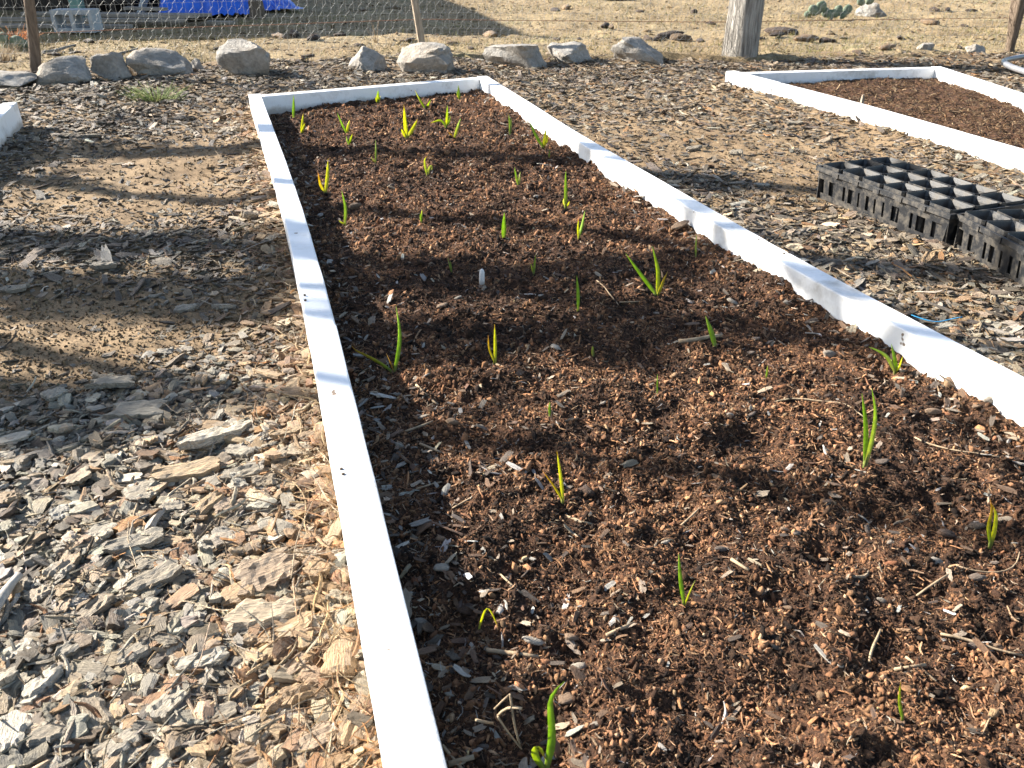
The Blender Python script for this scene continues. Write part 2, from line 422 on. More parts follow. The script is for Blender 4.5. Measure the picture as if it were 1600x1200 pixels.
extR = np.vstack([Rin[0] + (Rin[0]-Rin[1])/np.linalg.norm(Rin[0]-Rin[1])*.060, Rin])
board(bedA, cut(extL, 9, yj+.0008), BW, ZT, -.05, 1, 1)
board(bedA, cut(extL, yj-.0008, -.65), BW, ZT+.001, -.05, 2, 1)
yr = at(1207, 380, ZT)[1]
board(bedA, cut(extR, 9, yr+.0006), BW, ZT, -.05, 3, -1)
board(bedA, cut(extR, yr-.0006, -.65), BW, ZT+.001, -.05, 4, -1)
board(bedA, between(FARL, FARR, .003, .003), BW*.9, ZT-.003, -.05, 5, -1)
board(bedA, between((fx(Lin, -.55), -.55), (fx(Rin, -.55), -.55), .003, .003), BW*.9, ZT-.003, -.05, 6, -1)
M_SCREW = m_simple('rusty_screw', (.06, .045, .035), (.14, .10, .07), 60, .7)
def screws(parent, spots):
    for (u, v) in spots:
        p = at(u, v, ZT+.0012); mm = MB()
        mm.tube([(0, 0, -.002), (0, 0, .0016), (0, 0, .0022)], [.0028, .0028, .0018], 8); mm.build('screw', M_SCREW, parent, True, tuple(p))
kids = [o for o in bpy.data.objects if o.parent == bedA]
screws(kids[0], [(476, 461), (477, 469), (404, 160)]); screws(kids[1], [(533, 733), (536, 741)])
screws(kids[2], [(770, 129), (778, 131), (1185, 374)]); screws(kids[3], [(1225, 396), (1232, 395)])
bedB = tag(empty('raised_bed_frame', (0, 0, 0)), 'white painted board frame of the empty bed behind the black pot trays', 'garden bed')
e2 = np.vstack([R2Lin[0] + (R2Lin[0]-R2Lin[1])/np.linalg.norm(R2Lin[0]-R2Lin[1])*.055, R2Lin])
yk = at(1195, 130, ZT)[1]
board(bedB, cut(e2, 9, yk+.001, .02)+np.array([-.006, 0]), BW, ZT+.004, -.05, 7, 1)
board(bedB, cut(e2, yk-.001, .42), BW, ZT, -.05, 8, 1)
e3 = np.vstack([R2Rin[0] + (R2Rin[0]-R2Rin[1])/np.linalg.norm(R2Rin[0]-R2Rin[1])*.055, R2Rin])
board(bedB, cut(e3, 9, 1.65), BW, ZT, -.05, 9, -1)
board(bedB, between(F2A, F2B, .003, .003), BW*.9, ZT-.003, -.05, 10, -1)
bedC = tag(empty('raised_bed_frame', (0, 0, 0)), 'white painted corner of a bed frame cut off by the left edge', 'garden bed')
RT = np.array([.953, .304])
board(bedC, resample(np.array([C3, C3-AX*3.0])), BW, .10, -.05, 11, 1)
board(bedC, between(C3-RT*1.3-AX*.0, C3-RT*(BW+.003)-AX*.0), BW, .097, -.05, 12, 1)
board(bedC, resample(np.array([C3-RT*1.36, C3-RT*1.36-AX*3.0])), BW, .10, -.05, 13, -1)
q = [C3-RT*.04-AX*.03, C3-RT*1.36-AX*.03, C3-RT*1.36-AX*3.0, C3-RT*.04-AX*3.0]
a3, b3 = np.meshgrid(np.linspace(0, 1, 40), np.linspace(0, 1, 80))
P3 = (q[0][None, None]*(1-a3[..., None])+q[1][None, None]*a3[..., None])*(1-b3[..., None]) + (q[3][None, None]*(1-a3[..., None])+q[2][None, None]*a3[..., None])*b3[..., None]
soil3 = tag(mobj('garden_soil', np.concatenate([P3, soil2_h(P3[..., 0], P3[..., 1])[..., None]], -1).reshape(-1, 3), grid_faces(80, 40), M_SOIL, smooth=True), kind='structure')

# ------------------------------------------------------------------ shapes of loose pieces
def chip_mesh(name, seed, nx=5, ny=3, aspect=1.7, thick=.28, jag=.22, mat=None, curl=0.0):
    r = np.random.default_rng(seed)
    u = np.linspace(-1, 1, nx+1); v = np.linspace(-1, 1, ny+1)
    UU, VV = np.meshgrid(u, v)
    e1 = r.uniform(-jag, jag, ny+1); e2_ = r.uniform(-jag, jag, ny+1)
    s1 = r.uniform(-jag, jag, nx+1); s2 = r.uniform(-jag, jag, nx+1)
    X = UU*aspect/2; X = X + np.where(UU > 0, e1[:, None], e2_[:, None])*np.abs(UU)**2*aspect/2
    tap = 1-r.uniform(.1, .4)*np.abs(u)**(4+r.uniform(-1, 4)) + r.uniform(-.18, .18)*u
    Y = VV*.5*tap[None, :] + np.where(VV > 0, s1[None, :], s2[None, :])*.5*np.abs(VV)
    X = X + r.uniform(-.25, .25)*Y
    ridge = r.normal(0, .20, ny+1)[:, None] + r.normal(0, .13, (ny+1, nx+1))
    edge = np.minimum(1, np.minimum((1-np.abs(UU)), (1-np.abs(VV)))*3+.62)
    Zt = thick*(.5*edge + .35*ridge); Zb = -thick*(.5*edge + .3*r.normal(0, .25, (ny+1, nx+1)))
    bend = curl*(VV**2-.3)*.5 + r.uniform(-.1, .1)*(UU**2-.4)
    Zt = Zt+bend; Zb = np.minimum(Zb+bend, Zt-.04*thick)
    n = (nx+1)*(ny+1)
    V = np.vstack([np.stack([X, Y, Zt], -1).reshape(-1, 3), np.stack([X*.96, Y*.96, Zb], -1).reshape(-1, 3)])
    g = grid_faces(ny+1, nx+1); Fs = [tuple(f) for f in g] + [tuple(f[::-1]+n) for f in g]
    per = [i for i in range(nx+1)] + [j*(nx+1)+nx for j in range(1, ny+1)] + [ny*(nx+1)+i for i in range(nx-1, -1, -1)] + [j*(nx+1) for j in range(ny-1, 0, -1)]
    for a, b in zip(per, per[1:]+per[:1]): Fs.append((b, a, a+n, b+n))
    return newmesh(name, V, Fs, mat)
def shred_mesh(name, seed, mat=None, segs=6, w=.09, bend=.25):
    r = np.random.default_rng(seed); t = np.linspace(-.5, .5, segs+1)
    P = np.stack([t, bend*(r.uniform(-1, 1)*(t*2)**2*.3 + .12*np.sin(t*5+r.uniform(0, 6))), .10*r.uniform(-1, 1)*(t*2)**2 + .03*np.sin(t*7+r.uniform(0, 6))], 1)
    R = w*.5*(1-.55*np.abs(t*2)**2)*r.uniform(.7, 1.2, segs+1)
    m = MB(); m.tube(P, R, 4); V = np.array(m.v); V[:, 2] *= .7
    return newmesh(name, V, m.f, mat)
def ico(sub):
    import bmesh
    bm = bmesh.new(); bmesh.ops.create_icosphere(bm, subdivisions=sub, radius=.5)
    V = np.array([v.co[:] for v in bm.verts]); Fs = np.array([[v.index for v in f.verts] for f in bm.faces]); bm.free(); return V, Fs
I1, I2, I4 = ico(1), ico(2), ico(4)
def crumb_mesh(name, seed, mat=None, base=I1, amp=.6, smooth=False):
    r = np.random.default_rng(seed); V, Fs = base; V = V.copy()
    V = V*(1+amp*n3(V+r.uniform(-9, 9, 3), 3.1, seed) + r.normal(0, .22*amp, len(V)))[:, None]*np.array([1.25, r.uniform(.45, 1), r.uniform(.5, .85)])
    return newmesh(name, V, Fs, mat, smooth)
def proto(nm, meshes):
    c = bpy.data.collections.new(nm)
    for i, me in enumerate(meshes):
        o = bpy.data.objects.new(f'{nm}_{i:03d}', me); c.objects.link(o)
    return c
P_CHIP = proto('chip_shapes', [chip_mesh('chip_shape', 100+i, 4, 3, random.choice([1.1, 1.3, 1.5, 1.8, 2.2, 2.8]), random.uniform(.26, .55), .22, M_FLAKE, random.uniform(-.15, .15)) for i in range(14)])
P_SHRED = proto('shred_shapes', [shred_mesh('shred_shape', 200+i, M_INST, 6, random.uniform(.06, .16), random.uniform(.1, .8)) for i in range(12)])
P_CRUMB = proto('crumb_shapes', [crumb_mesh('crumb_shape', 300+i, M_INST) for i in range(10)])
P_NEEDLE = proto('needle_shapes', [shred_mesh('needle_shape', 400+i, M_INST, 8, .018, random.uniform(.2, 1.2)) for i in range(8)])
def blade_mesh(seed):
    r = np.random.default_rng(seed); b = r.uniform(.1, .6); V = []; n = 4
    for i in range(n+1):
        t = i/n; w = .035*(1-t)+.004; V += [(-w, b*t*t, t*(1-.2*b*t)), (w, b*t*t, t*(1-.2*b*t)), (0, b*t*t+.02, t*(1-.2*b*t))]
    Fs = []
    for i in range(n):
        for j in range(3): Fs.append((i*3+j, i*3+(j+1) % 3, (i+1)*3+(j+1) % 3, (i+1)*3+j))
    return newmesh('blade_shape', V, Fs, M_INST)
P_BLADE = proto('blade_shapes', [blade_mesh(500+i) for i in range(8)])

def scatter(name, pts, rot, scl, idx, col, coll, parent=None):
    me = bpy.data.meshes.new(name); n = len(pts)
    me.vertices.add(n); me.vertices.foreach_set('co', np.asarray(pts, np.float32).ravel())
    for nm, arr in (('rot', rot), ('scl', scl)):
        a = me.attributes.new(nm, 'FLOAT_VECTOR', 'POINT'); a.data.foreach_set('vector', np.asarray(arr, np.float32).ravel())
    a = me.attributes.new('idx', 'INT', 'POINT'); a.data.foreach_set('value', np.asarray(idx, np.int32))
    c4 = np.concatenate([np.clip(col, .004, .9), np.ones((n, 1))], 1)
    a = me.attributes.new('col', 'FLOAT_COLOR', 'POINT'); a.data.foreach_set('color', c4.astype(np.float32).ravel())
    o = obj(name, me, parent); o['kind'] = 'stuff'
    ng = bpy.data.node_groups.new(name, 'GeometryNodeTree')
    ng.interface.new_socket('Geometry', in_out='INPUT', socket_type='NodeSocketGeometry')
    ng.interface.new_socket('Geometry', in_out='OUTPUT', socket_type='NodeSocketGeometry')
    N, L = ng.nodes, ng.links
    gi = N.new('NodeGroupInput'); go = N.new('NodeGroupOutput')
    ci = N.new('GeometryNodeCollectionInfo'); ci.inputs['Collection'].default_value = coll
    ci.inputs['Separate Children'].default_value = True; ci.inputs['Reset Children'].default_value = True
    ip = N.new('GeometryNodeInstanceOnPoints'); ip.inputs['Pick Instance'].default_value = True
    def na(nm, t):
        x = N.new('GeometryNodeInputNamedAttribute'); x.data_type = t; x.inputs['Name'].default_value = nm
        return [s for s in x.outputs if s.enabled and s.name == 'Attribute'][0]
    er = N.new('FunctionNodeEulerToRotation'); L.new(na('rot', 'FLOAT_VECTOR'), er.inputs[0])
    L.new(gi.outputs[0], ip.inputs['Points']); L.new(ci.outputs[0], ip.inputs['Instance'])
    L.new(na('idx', 'INT'), ip.inputs['Instance Index']); L.new(er.outputs[0], ip.inputs['Rotation'])
    L.new(na('scl', 'FLOAT_VECTOR'), ip.inputs['Scale']); L.new(ip.outputs[0], go.inputs[0])
    md = o.modifiers.new('scatter', 'NODES'); md.node_group = ng
    return o
def pal(n, cols, wts, jit=.18):
    c = np.array(cols)[rng.choice(len(cols), n, p=np.array(wts)/sum(wts))]
    return c*np.exp(rng.normal(0, jit, (n, 1)))*np.exp(rng.normal(0, .022, (n, 3)))
def rots(n, tilt):
    return np.stack([rng.normal(0, tilt, n), rng.normal(0, tilt, n), rng.uniform(0, 2*math.pi, n)], 1)

# ------------------------------------------------------------------ loose pieces on the garden soil
def fill_main(n, decay=1.0, d0=1.15):
    Y = rng.uniform(.2, 4.75, n); X = fx(Lin, Y) + .004 + (fx(Rin, Y)-fx(Lin, Y)-.008)*rng.uniform(0, 1, n)
    d = np.hypot(X, Y); ok = (Y < far_y(X)-.006) & (rng.uniform(0, 1, n) < np.minimum(1, (d0/d)**decay)) & (X < .95*Y+.35)
    return X[ok], Y[ok], d[ok]
X, Y, d = fill_main(250000, 1.5)
s = np.clip(rng.lognormal(math.log(.0036), .50, len(X)), .0016, .013)*np.clip(.75+.25*d, 1, 2.2)
nb = np.clip(.50+.45*vn(X*6, Y*6, 61)+.55*vn(X*26, Y*26, 62), .05, 1)
c_d = pal(len(X), [(.026, .016, .011), (.07, .038, .022)], [1, 1.3]); c_l = pal(len(X), [(.33, .168, .086), (.42, .228, .122), (.21, .100, .051), (.46, .30, .18)], [4, 2.5, 3, .5], .35)
pick = (rng.uniform(0, 1, len(X)) < nb*.92)[:, None]
scatter('soil_crumbs', np.stack([X, Y, soil_h(X, Y)+s*.12], 1), rots(len(X), 1.5), (s[:, None]*rng.uniform(.7, 1.4, (len(X), 3))), rng.integers(0, 10, len(X)), np.where(pick, c_l, c_d), P_CRUMB, soil)
X, Y, d = fill_main(330000, 1.4)
s = np.clip(rng.lognormal(math.log(.0056), .55, len(X)), .0022, .034)*np.clip(.8+.2*d, 1, 1.9)
strip = np.exp(-(X-fx(Lin, Y))/.06); pale = rng.uniform(0, 1, len(X)) < .10+.35*strip
cc = np.where(pale[:, None], pal(len(X), [(.42, .33, .24), (.50, .47, .43), (.36, .24, .15)], [2, 1, 2]), np.where((rng.uniform(0, 1, len(X)) < np.clip(.56+.4*vn(X*6, Y*6, 61)+.5*vn(X*26, Y*26, 62), .1, 1))[:, None], pal(len(X), [(.34, .178, .092), (.25, .124, .063), (.45, .275, .16)], [4, 3, 2.5], .3), pal(len(X), [(.06, .034, .022), (.12, .064, .036)], [1, 1])))
sc = np.stack([s, s*rng.uniform(.7, 1.5, len(X)), s*rng.uniform(.7, 1.5, len(X))], 1)
scatter('wood_shreds', np.stack([X, Y, soil_h(X, Y)+.0015+.05*s], 1), rots(len(X), .30), sc, rng.integers(0, 12, len(X)), cc, P_SHRED, soil)
X, Y, d = fill_main(17000, 1.0)
strip = np.exp(-(X-fx(Lin, Y))/.09) + .8*np.exp(-(fx(Rin, Y)-X)/.06); ok = rng.uniform(0, 1, len(X)) < .16+strip*1.1
X, Y, d = X[ok], Y[ok], d[ok]
strip = strip[ok]
s = np.clip(rng.lognormal(math.log(.0055), .4, len(X)), .0025, .013)*(1+.7*np.clip(strip, 0, 1))
cc = pal(len(X), [(.40, .32, .24), (.50, .47, .43), (.20, .12, .075), (.13, .10, .08)], [3, 1.4, 3, 2], .25)
scatter('wood_flakes', np.stack([X, Y, soil_h(X, Y)+.003+.1*s], 1), rots(len(X), .35), np.stack([s*1.7, s*.8, s*.55], 1), rng.integers(0, 14, len(X)), cc, P_CHIP, soil)
# soil of the far right bed
n = 30000
Y = rng.uniform(1.6, 5.1, n); X = fx(R2Lin, Y) + (fx(R2Rin, Y)-fx(R2Lin, Y))*rng.uniform(0, 1, n); ok = (Y < far2_y(X)-.01) & (X < .95*Y+.3); X, Y = X[ok], Y[ok]
s = np.clip(rng.lognormal(math.log(.014), .5, len(X)), .006, .05)
cc = pal(len(X), [(.24, .14, .075), (.14, .08, .045), (.36, .26, .16), (.05, .032, .022)], [4, 3, 2, 2])
scatter('wood_shreds', np.stack([X, Y, soil2_h(X, Y)+.003], 1), rots(len(X), .4), np.stack([s, s*1.4, s*1.4], 1), rng.integers(0, 12, len(X)), cc, P_SHRED, soil2)

# ------------------------------------------------------------------ bark mulch on the paths
BARE = [(130, 500, 260, 60, .75), (90, 565, 200, 45, .8), (230, 280, 220, 45, .6), (110, 545, 190, 60, .85), (60, 470, 120, 40, .5), (250, 270, 190, 45, .85), (330, 260, 120, 40, .6), (80, 320, 140, 35, .7), (230, 330, 160, 40, .55), (150, 490, 260, 40, .7), (40, 650, 110, 80, .55), (300, 740, 60, 25, .4), (420, 620, 60, 50, .2),
        (900, 215, 160, 30, .35), (1130, 235, 190, 40, .85), (1000, 200, 120, 25, .5), (1250, 290, 120, 40, .75), (1180, 330, 90, 30, .4), (1500, 480, 150, 40, .5), (1400, 230, 120, 40, .3), (1550, 120, 80, 20, .5)]
def density(X, Y):
    u, v = proj(X, Y, 0*X); D = np.ones_like(X)
    for (a, b, ru, rv, k) in BARE: D = D*(1-k*np.exp(-((u-a)/ru)**2-((v-b)/rv)**2))
    left = X < fx(Lout, Y)
    D = np.where(left, D*np.clip(.40+np.maximum((v-520)/260, (260-v)/300), .40, 1), D*.62)
    w = fx(Lout, Y)-X; D = np.where(left, np.maximum(D, .95*np.exp(-w/.07)), D)
    D = np.maximum(D, np.clip((185-v)/55, 0, 1)*.95)
    return np.clip(D*(1+.45*vn(X*4, Y*4, 71)), 0, 1.2)
def path_pts(n, ymax=6.4):
    Y = .28 + (ymax-.28)*rng.uniform(0, 1, n)**1.25; X = (Y*.85+.30)*rng.uniform(-1, 1, n)
    ok = ~in_main(X, Y, .002) & ~in_right(X, Y, .002) & ~in_left(X, Y, .002) & (Y < fence_y(X)+.10*vn(X*5, Y, 77)); return X[ok], Y[ok]
def bark_cols(X, Y, n):
    w = fx(Lout, Y)-X; near = np.where((w > 0) & (Y < 4.3), np.exp(-w/.14), 0)
    u, v = proj(X, Y, 0*X)
    grey = pal(n, [(.37, .33, .265), (.29, .25, .19), (.48, .435, .36), (.15, .115, .08), (.38, .295, .20)], [4, 3, 3, 2, 3], .25)
    warm = pal(n, [(.46, .33, .20), (.38, .25, .14), (.30, .17, .09), (.52, .42, .30), (.40, .21, .09)], [4, 3, 2, 2, 1], .2)
    far = pal(n, [(.22, .175, .13), (.33, .265, .195), (.12, .092, .07), (.43, .36, .27)], [3, 3, 4, 2], .25)
    g = np.where((rng.uniform(0, 1, n) < np.clip((Y-1.3)/1.2, 0, .75))[:, None], far, grey)
    right = X > fx(Rout, Y)
    pw = np.where(right, .22, np.clip(near*1.15+.05, 0, .95))
    return np.where((rng.uniform(0, 1, n) < pw)[:, None], warm, g)
# a fine litter of small flakes
def litter(n, smin, smed, smax, keep, coll, ncoll, tilt, lift, name, dpow=1.0, stretch=(1, 1, 1), warm_only=False, sig=.5, dim=1.0):
    X, Y = path_pts(n); D = density(X, Y)**dpow
    s = np.clip(rng.lognormal(math.log(smed), sig, len(X)), smin, smax)
    d = np.hypot(X, Y)
    ok = (rng.uniform(0, 1, len(X)) < D) & (s > d*keep)
    if warm_only:
        w = fx(Lout, Y)-X; ok &= rng.uniform(0, 1, len(X)) < np.where((w > 0), np.exp(-w/.10), 0)*1.3+.045
    X, Y, s = X[ok], Y[ok], s[ok]; n = len(X)
    z = path_h(X, Y) + s*.10 + lift*rng.uniform(0, 1, n)*np.clip(density(X, Y), 0, 1)
    sc = np.stack([s*rng.uniform(.8, 1.3, n)*stretch[0], s*rng.uniform(.75, 1.25, n)*stretch[1], s*rng.uniform(.7, 1.3, n)*stretch[2]], 1)
    if coll is P_CHIP:                      # the farther mulch is flatter, longer slivers
        far = np.clip(np.where(X > fx(Rout, Y), 1.0, (Y-1.2)/1.0), 0, 1)
        sc = sc*np.stack([1+.65*far, 1-.05*far, 1-.45*far], 1)
    return scatter(name, np.stack([X, Y, z], 1), rots(n, tilt*.85), sc, rng.integers(0, ncoll, n), bark_cols(X, Y, n)*dim, coll, path)
litter(560000, .003, .0060, .016, .0019, P_CHIP, 14, .35, .007, 'bark_crumbs', dim=.62)  # small pieces coloured darker to imitate the shade in gaps between chips
litter(120000, .007, .0110, .026, .0022, P_CHIP, 14, .26, .011, 'bark_flakes', 1.4)
litter(90000, .010, .022, .06, .004, P_SHRED, 12, .25, .014, 'bark_shreds', 1.2)
n = 700000
X, Y = path_pts(n); s = np.clip(rng.lognormal(math.log(.0030), .5, len(X)), .0014, .012); d = np.hypot(X, Y); ok = (s > d*.0016) & (rng.uniform(0, 1, len(X)) < .55)
X, Y, s = X[ok], Y[ok], s[ok]; n = len(X)
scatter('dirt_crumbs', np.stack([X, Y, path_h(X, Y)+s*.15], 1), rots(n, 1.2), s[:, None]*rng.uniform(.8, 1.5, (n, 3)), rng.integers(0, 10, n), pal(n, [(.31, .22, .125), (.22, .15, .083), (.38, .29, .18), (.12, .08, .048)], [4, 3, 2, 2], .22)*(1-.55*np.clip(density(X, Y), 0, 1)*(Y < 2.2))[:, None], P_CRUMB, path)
litter(26000, .03, .065, .13, .008, P_NEEDLE, 8, .16, .022, 'pine_straw', 1.0, (1, 1, 1), True, .4)

# ------------------------------------------------------------------ the larger bark chips, one by one
CH_MESH = [chip_mesh('bark_chip', 700+i, 9, 6, random.choice([1.1, 1.25, 1.4, 1.7, 2.1, 2.5]), random.uniform(.28, .5), .17, M_CHIP, random.uniform(-.15, .15)) for i in range(18)]
def place_chip(x, y, L, col, rz=None, tilt=.22, lift=0.0, k=None, parent=path, name='bark_chip'):
    me = CH_MESH[random.randrange(18) if k is None else k]
    o = obj(name, me, parent)
    o.location = (x, y, float(path_h(np.array(x), np.array(y))) + .10*L + lift)
    o.rotation_euler = (random.gauss(0, tilt), random.gauss(0, tilt), random.uniform(0, 6.283) if rz is None else rz)
    o.scale = (L*.62, L*.62*random.uniform(.8, 1.1), L*.62*random.uniform(.8, 1.2)); o.color = (*[float(c) for c in col], 1)
    return o
BIG = [  # u, v, long side in px, direction in picture, warm
 (265, 1105, 78, 55, 0), (190, 1165, 62, 45, 0), (85, 1150, 60, 10, 0), (70, 1070, 55, 50, 0), (150, 1118, 58, -35, 0), (205, 1025, 62, 35, 0), (95, 1130, 40, 20, 0), (20, 1150, 70, -60, 0),
 (372, 932, 62, 20, 1), (418, 905, 100, 20, 1), (418, 968, 96, 5, 1), (455, 985, 80, 20, 1), (318, 1040, 54, 10, 0), (470, 1090, 70, 15, 1), (455, 1050, 50, 30, 1), (498, 1160, 66, 15, 1), (553, 1160, 60, 75, 1), (535, 1040, 90, -75, 1), (440, 1100, 44, 25, 1),
 (335, 686, 80, 35, 0), (405, 692, 42, 40, 0), (380, 707, 46, -15, 0), (215, 647, 70, 3, 0), (290, 742, 70, 10, 1), (125, 748, 44, 20, 0), (270, 795, 40, 10, 0), (425, 725, 40, 15, 0), (470, 718, 40, 5, 1), (415, 760, 44, 10, 0), (380, 748, 46, 8, 0), (450, 690, 34, 10, 1), (225, 772, 55, 20, 0),
 (175, 600, 55, 10, 0), (85, 618, 42, 30, 0), (255, 540, 34, 5, 0), (250, 800, 40, 20, 0), (95, 890, 52, 55, 0), (240, 905, 56, 25, 0), (210, 850, 58, 15, 0), (160, 830, 50, -5, 0), (330, 855, 44, 20, 0), (60, 930, 50, 30, 0), (145, 950, 48, 40, 0), (300, 975, 44, 15, 0), (30, 1020, 54, 35, 0), (260, 1000, 42, -20, 0), (120, 1010, 46, 50, 0), (340, 1120, 40, 10, 0), (380, 1130, 42, 25, 0), (400, 1180, 44, 15, 1), (310, 1175, 40, 30, 0), (250, 1180, 40, 0, 0), (215, 950, 44, 25, 0), (345, 905, 40, 60, 1), (500, 905, 60, 40, 1), (520, 860, 44, 60, 1), (480, 870, 40, 10, 1),
 (20, 440, 46, 0, 0), (160, 410, 40, 3, 0), (395, 340, 44, 30, 0), (430, 380, 36, 45, 0), (440, 545, 30, 10, 0), (320, 700, 30, 0, 0), (290, 470, 40, 5, 0), (350, 470, 40, 20, 0), (245, 205, 30, 5, 0), (140, 205, 34, 20, 0), (360, 205, 40, 0, 0), (120, 240, 26, 0, 0),
 (1345, 395, 46, 5, 1), (1385, 415, 44, 10, 1), (1450, 405, 40, 40, 1), (1360, 355, 30, 15, 0), (1150, 235, 36, 3, 0), (1085, 228, 30, 0, 0), (1040, 270, 26, 20, 0), (1450, 285, 40, 5, 0), (1530, 275, 26, 10, 0), (1570, 300, 30, 8, 0), (1490, 330, 30, 0, 0), (1480, 500, 44, 10, 0), (1545, 540, 50, 10, 0), (1585, 570, 36, 10, 0), (1400, 420, 30, 20, 1), (1530, 460, 40, 10, 1), (1250, 360, 28, 10, 0), (1190, 285, 24, 0, 0), (920, 160, 24, 0, 0), (985, 145, 26, 0, 0), (1060, 165, 26, 0, 0), (1290, 215, 30, 5, 0), (1240, 190, 26, 0, 0), (1400, 262, 26, 10, 0)]
grey_p = [(.40, .355, .285), (.34, .295, .23), (.47, .425, .35), (.39, .32, .235)]; warm_p = [(.47, .35, .22), (.42, .29, .17), (.52, .42, .30), (.40, .30, .21)]
for (u, v, L, a, w) in BIG:
    p = at(u, v, .015); sc = np.linalg.norm(at(u+L/2, v, .015)-at(u-L/2, v, .015))
    c = np.array(random.choice(warm_p if w else grey_p))*random.uniform(.85, 1.2)
    ar = math.atan2(math.sin(math.radians(a))*1.7, math.cos(math.radians(a)))
    place_chip(p[0], p[1], sc*(1.05 if v > 590 else .72), c, ar, .12, .008 if v > 590 else .002)
Xc, Yc = path_pts(9000, 5.5); Dc = density(Xc, Yc)**1.3*np.minimum(1, (1.3/np.hypot(Xc, Yc))**1.1)
uu, vv = proj(Xc, Yc, 0*Xc)
ok = (rng.uniform(0, 1, len(Xc)) < Dc) & (np.hypot(Xc, Yc) < np.where(Xc < 0, 1.75, 3.2)) & (uu > -60) & (uu < 1660) & (vv < 1260); Xc, Yc = Xc[ok][:198], Yc[ok][:198]
cols = bark_cols(Xc, Yc, len(Xc))
for i in range(len(Xc)): place_chip(Xc[i], Yc[i], random.uniform(.022, .046)*(1 if Xc[i] < 0 else .8), cols[i], None, .20, .007)

# pale flakes and pebbles lying on the soil
PEB = [(903, 1022, 26, 0), (832, 993, 30, 0), (893, 983, 24, 1), (935, 1125, 22, 0), (1460, 878, 26, 0), (1525, 820, 24, 2), (1380, 935, 18, 0), (1310, 1052, 12, 0), (1232, 938, 14, 1), (941, 629, 12, 0), (868, 545, 16, 0), (1183, 523, 16, 2), (1203, 525, 14, 2), (1173, 549, 14, 2), (1297, 555, 24, 0), (1455, 648, 26, 1), (1545, 640, 26, 0), (1375, 722, 20, 2), (1487, 606, 28, 1), (1525, 640, 16, 1), (660, 640, 18, 0), (705, 658, 20, 1), (620, 602, 14, 0), (623, 685, 18, 0), (645, 690, 12, 0), (725, 935, 26, 3), (690, 885, 24, 0), (690, 838, 20, 1), (655, 945, 22, 0), (700, 1065, 16, 0), (798, 1068, 16, 0), (753, 1145, 18, 2), (1140, 650, 12, 0), (1172, 647, 16, 2), (1370, 660, 12, 0), (920, 768, 26, 3), (1480, 828, 34, 3), (1523, 905, 26, 2), (1525, 1003, 22, 2), (1560, 998, 16, 1), (1125, 860, 18, 2), (1040, 845, 14, 0), (1225, 832, 16, 1), (1245, 838, 14, 2), (1160, 585, 14, 1), (1090, 720, 12, 0), (1063, 715, 14, 2), (790, 332, 10, 1), (840, 305, 14, 0), (1028, 480, 12, 0), (1145, 470, 18, 0), (1230, 480, 14, 0), (1060, 362, 30, 1), (553, 318, 20, 1), (612, 290, 12, 2), (715, 463, 12, 0), (690, 478, 18, 1), (600, 436, 12, 1), (885, 1075, 24, 1), (660, 1030, 18, 0), (700, 1100, 14, 0), (775, 1010, 16, 2)]
PEBM = [crumb_mesh('pebble', 800+i, M_CHIP, I2, .42, False) for i in range(8)]
pc = [(.42, .37, .31), (.34, .23, .15), (.18, .14, .115), (.11, .065, .042)]
for i, (u, v, L, k) in enumerate(PEB):
    p = at(u, v, .024); sc = np.linalg.norm(at(u+L/2, v, .024)-at(u-L/2, v, .024))
    o = obj('pebble', PEBM[i % 8], soil, (p[0], p[1], float(soil_h(p[0:1], p[1:2])[0])+sc*.18))
    sc *= .85; o.scale = (sc, sc*random.uniform(.6, 1.0), sc*random.uniform(.5, .8)); o.rotation_euler = (random.uniform(-.4, .4), random.uniform(-.4, .4), random.uniform(-.5, .5))
    _f = random.uniform(.8, 1.15); o.color = (*[c*_f for c in pc[k]], 1)
def ground_stick(name, pts, r, mat, parent=None, hfun=soil_h, lift=.004, wig=.002):
    P = np.array([at(u, v, .024) for u, v in pts]); P = resample(P, .012)
    P[:, 2] = hfun(P[:, 0], P[:, 1], False) if hfun is soil_h else hfun(P[:, 0], P[:, 1])
    P[:, 2] = smooth_poly(P[:, 2:3], 20)[:, 0] + lift
    P[1:-1, :2] += np.random.default_rng(len(pts)*7+int(pts[0][0])).normal(0, wig, (len(P)-2, 2))
    m = MB(); m.tube(smooth_poly(P, 2), r*np.linspace(1, .7, len(P))*np.random.default_rng(3).uniform(.85, 1.15, len(P)), 6)
    return m.build(name, mat, parent, True)
tag(ground_stick('stick', [(1060, 533), (1085, 533), (1108, 527), (1128, 526)], .006, M_DRYSTEM, None, soil_h, .007), 'short thick pale stick lying across the soil behind a broad green leaf', 'stick')
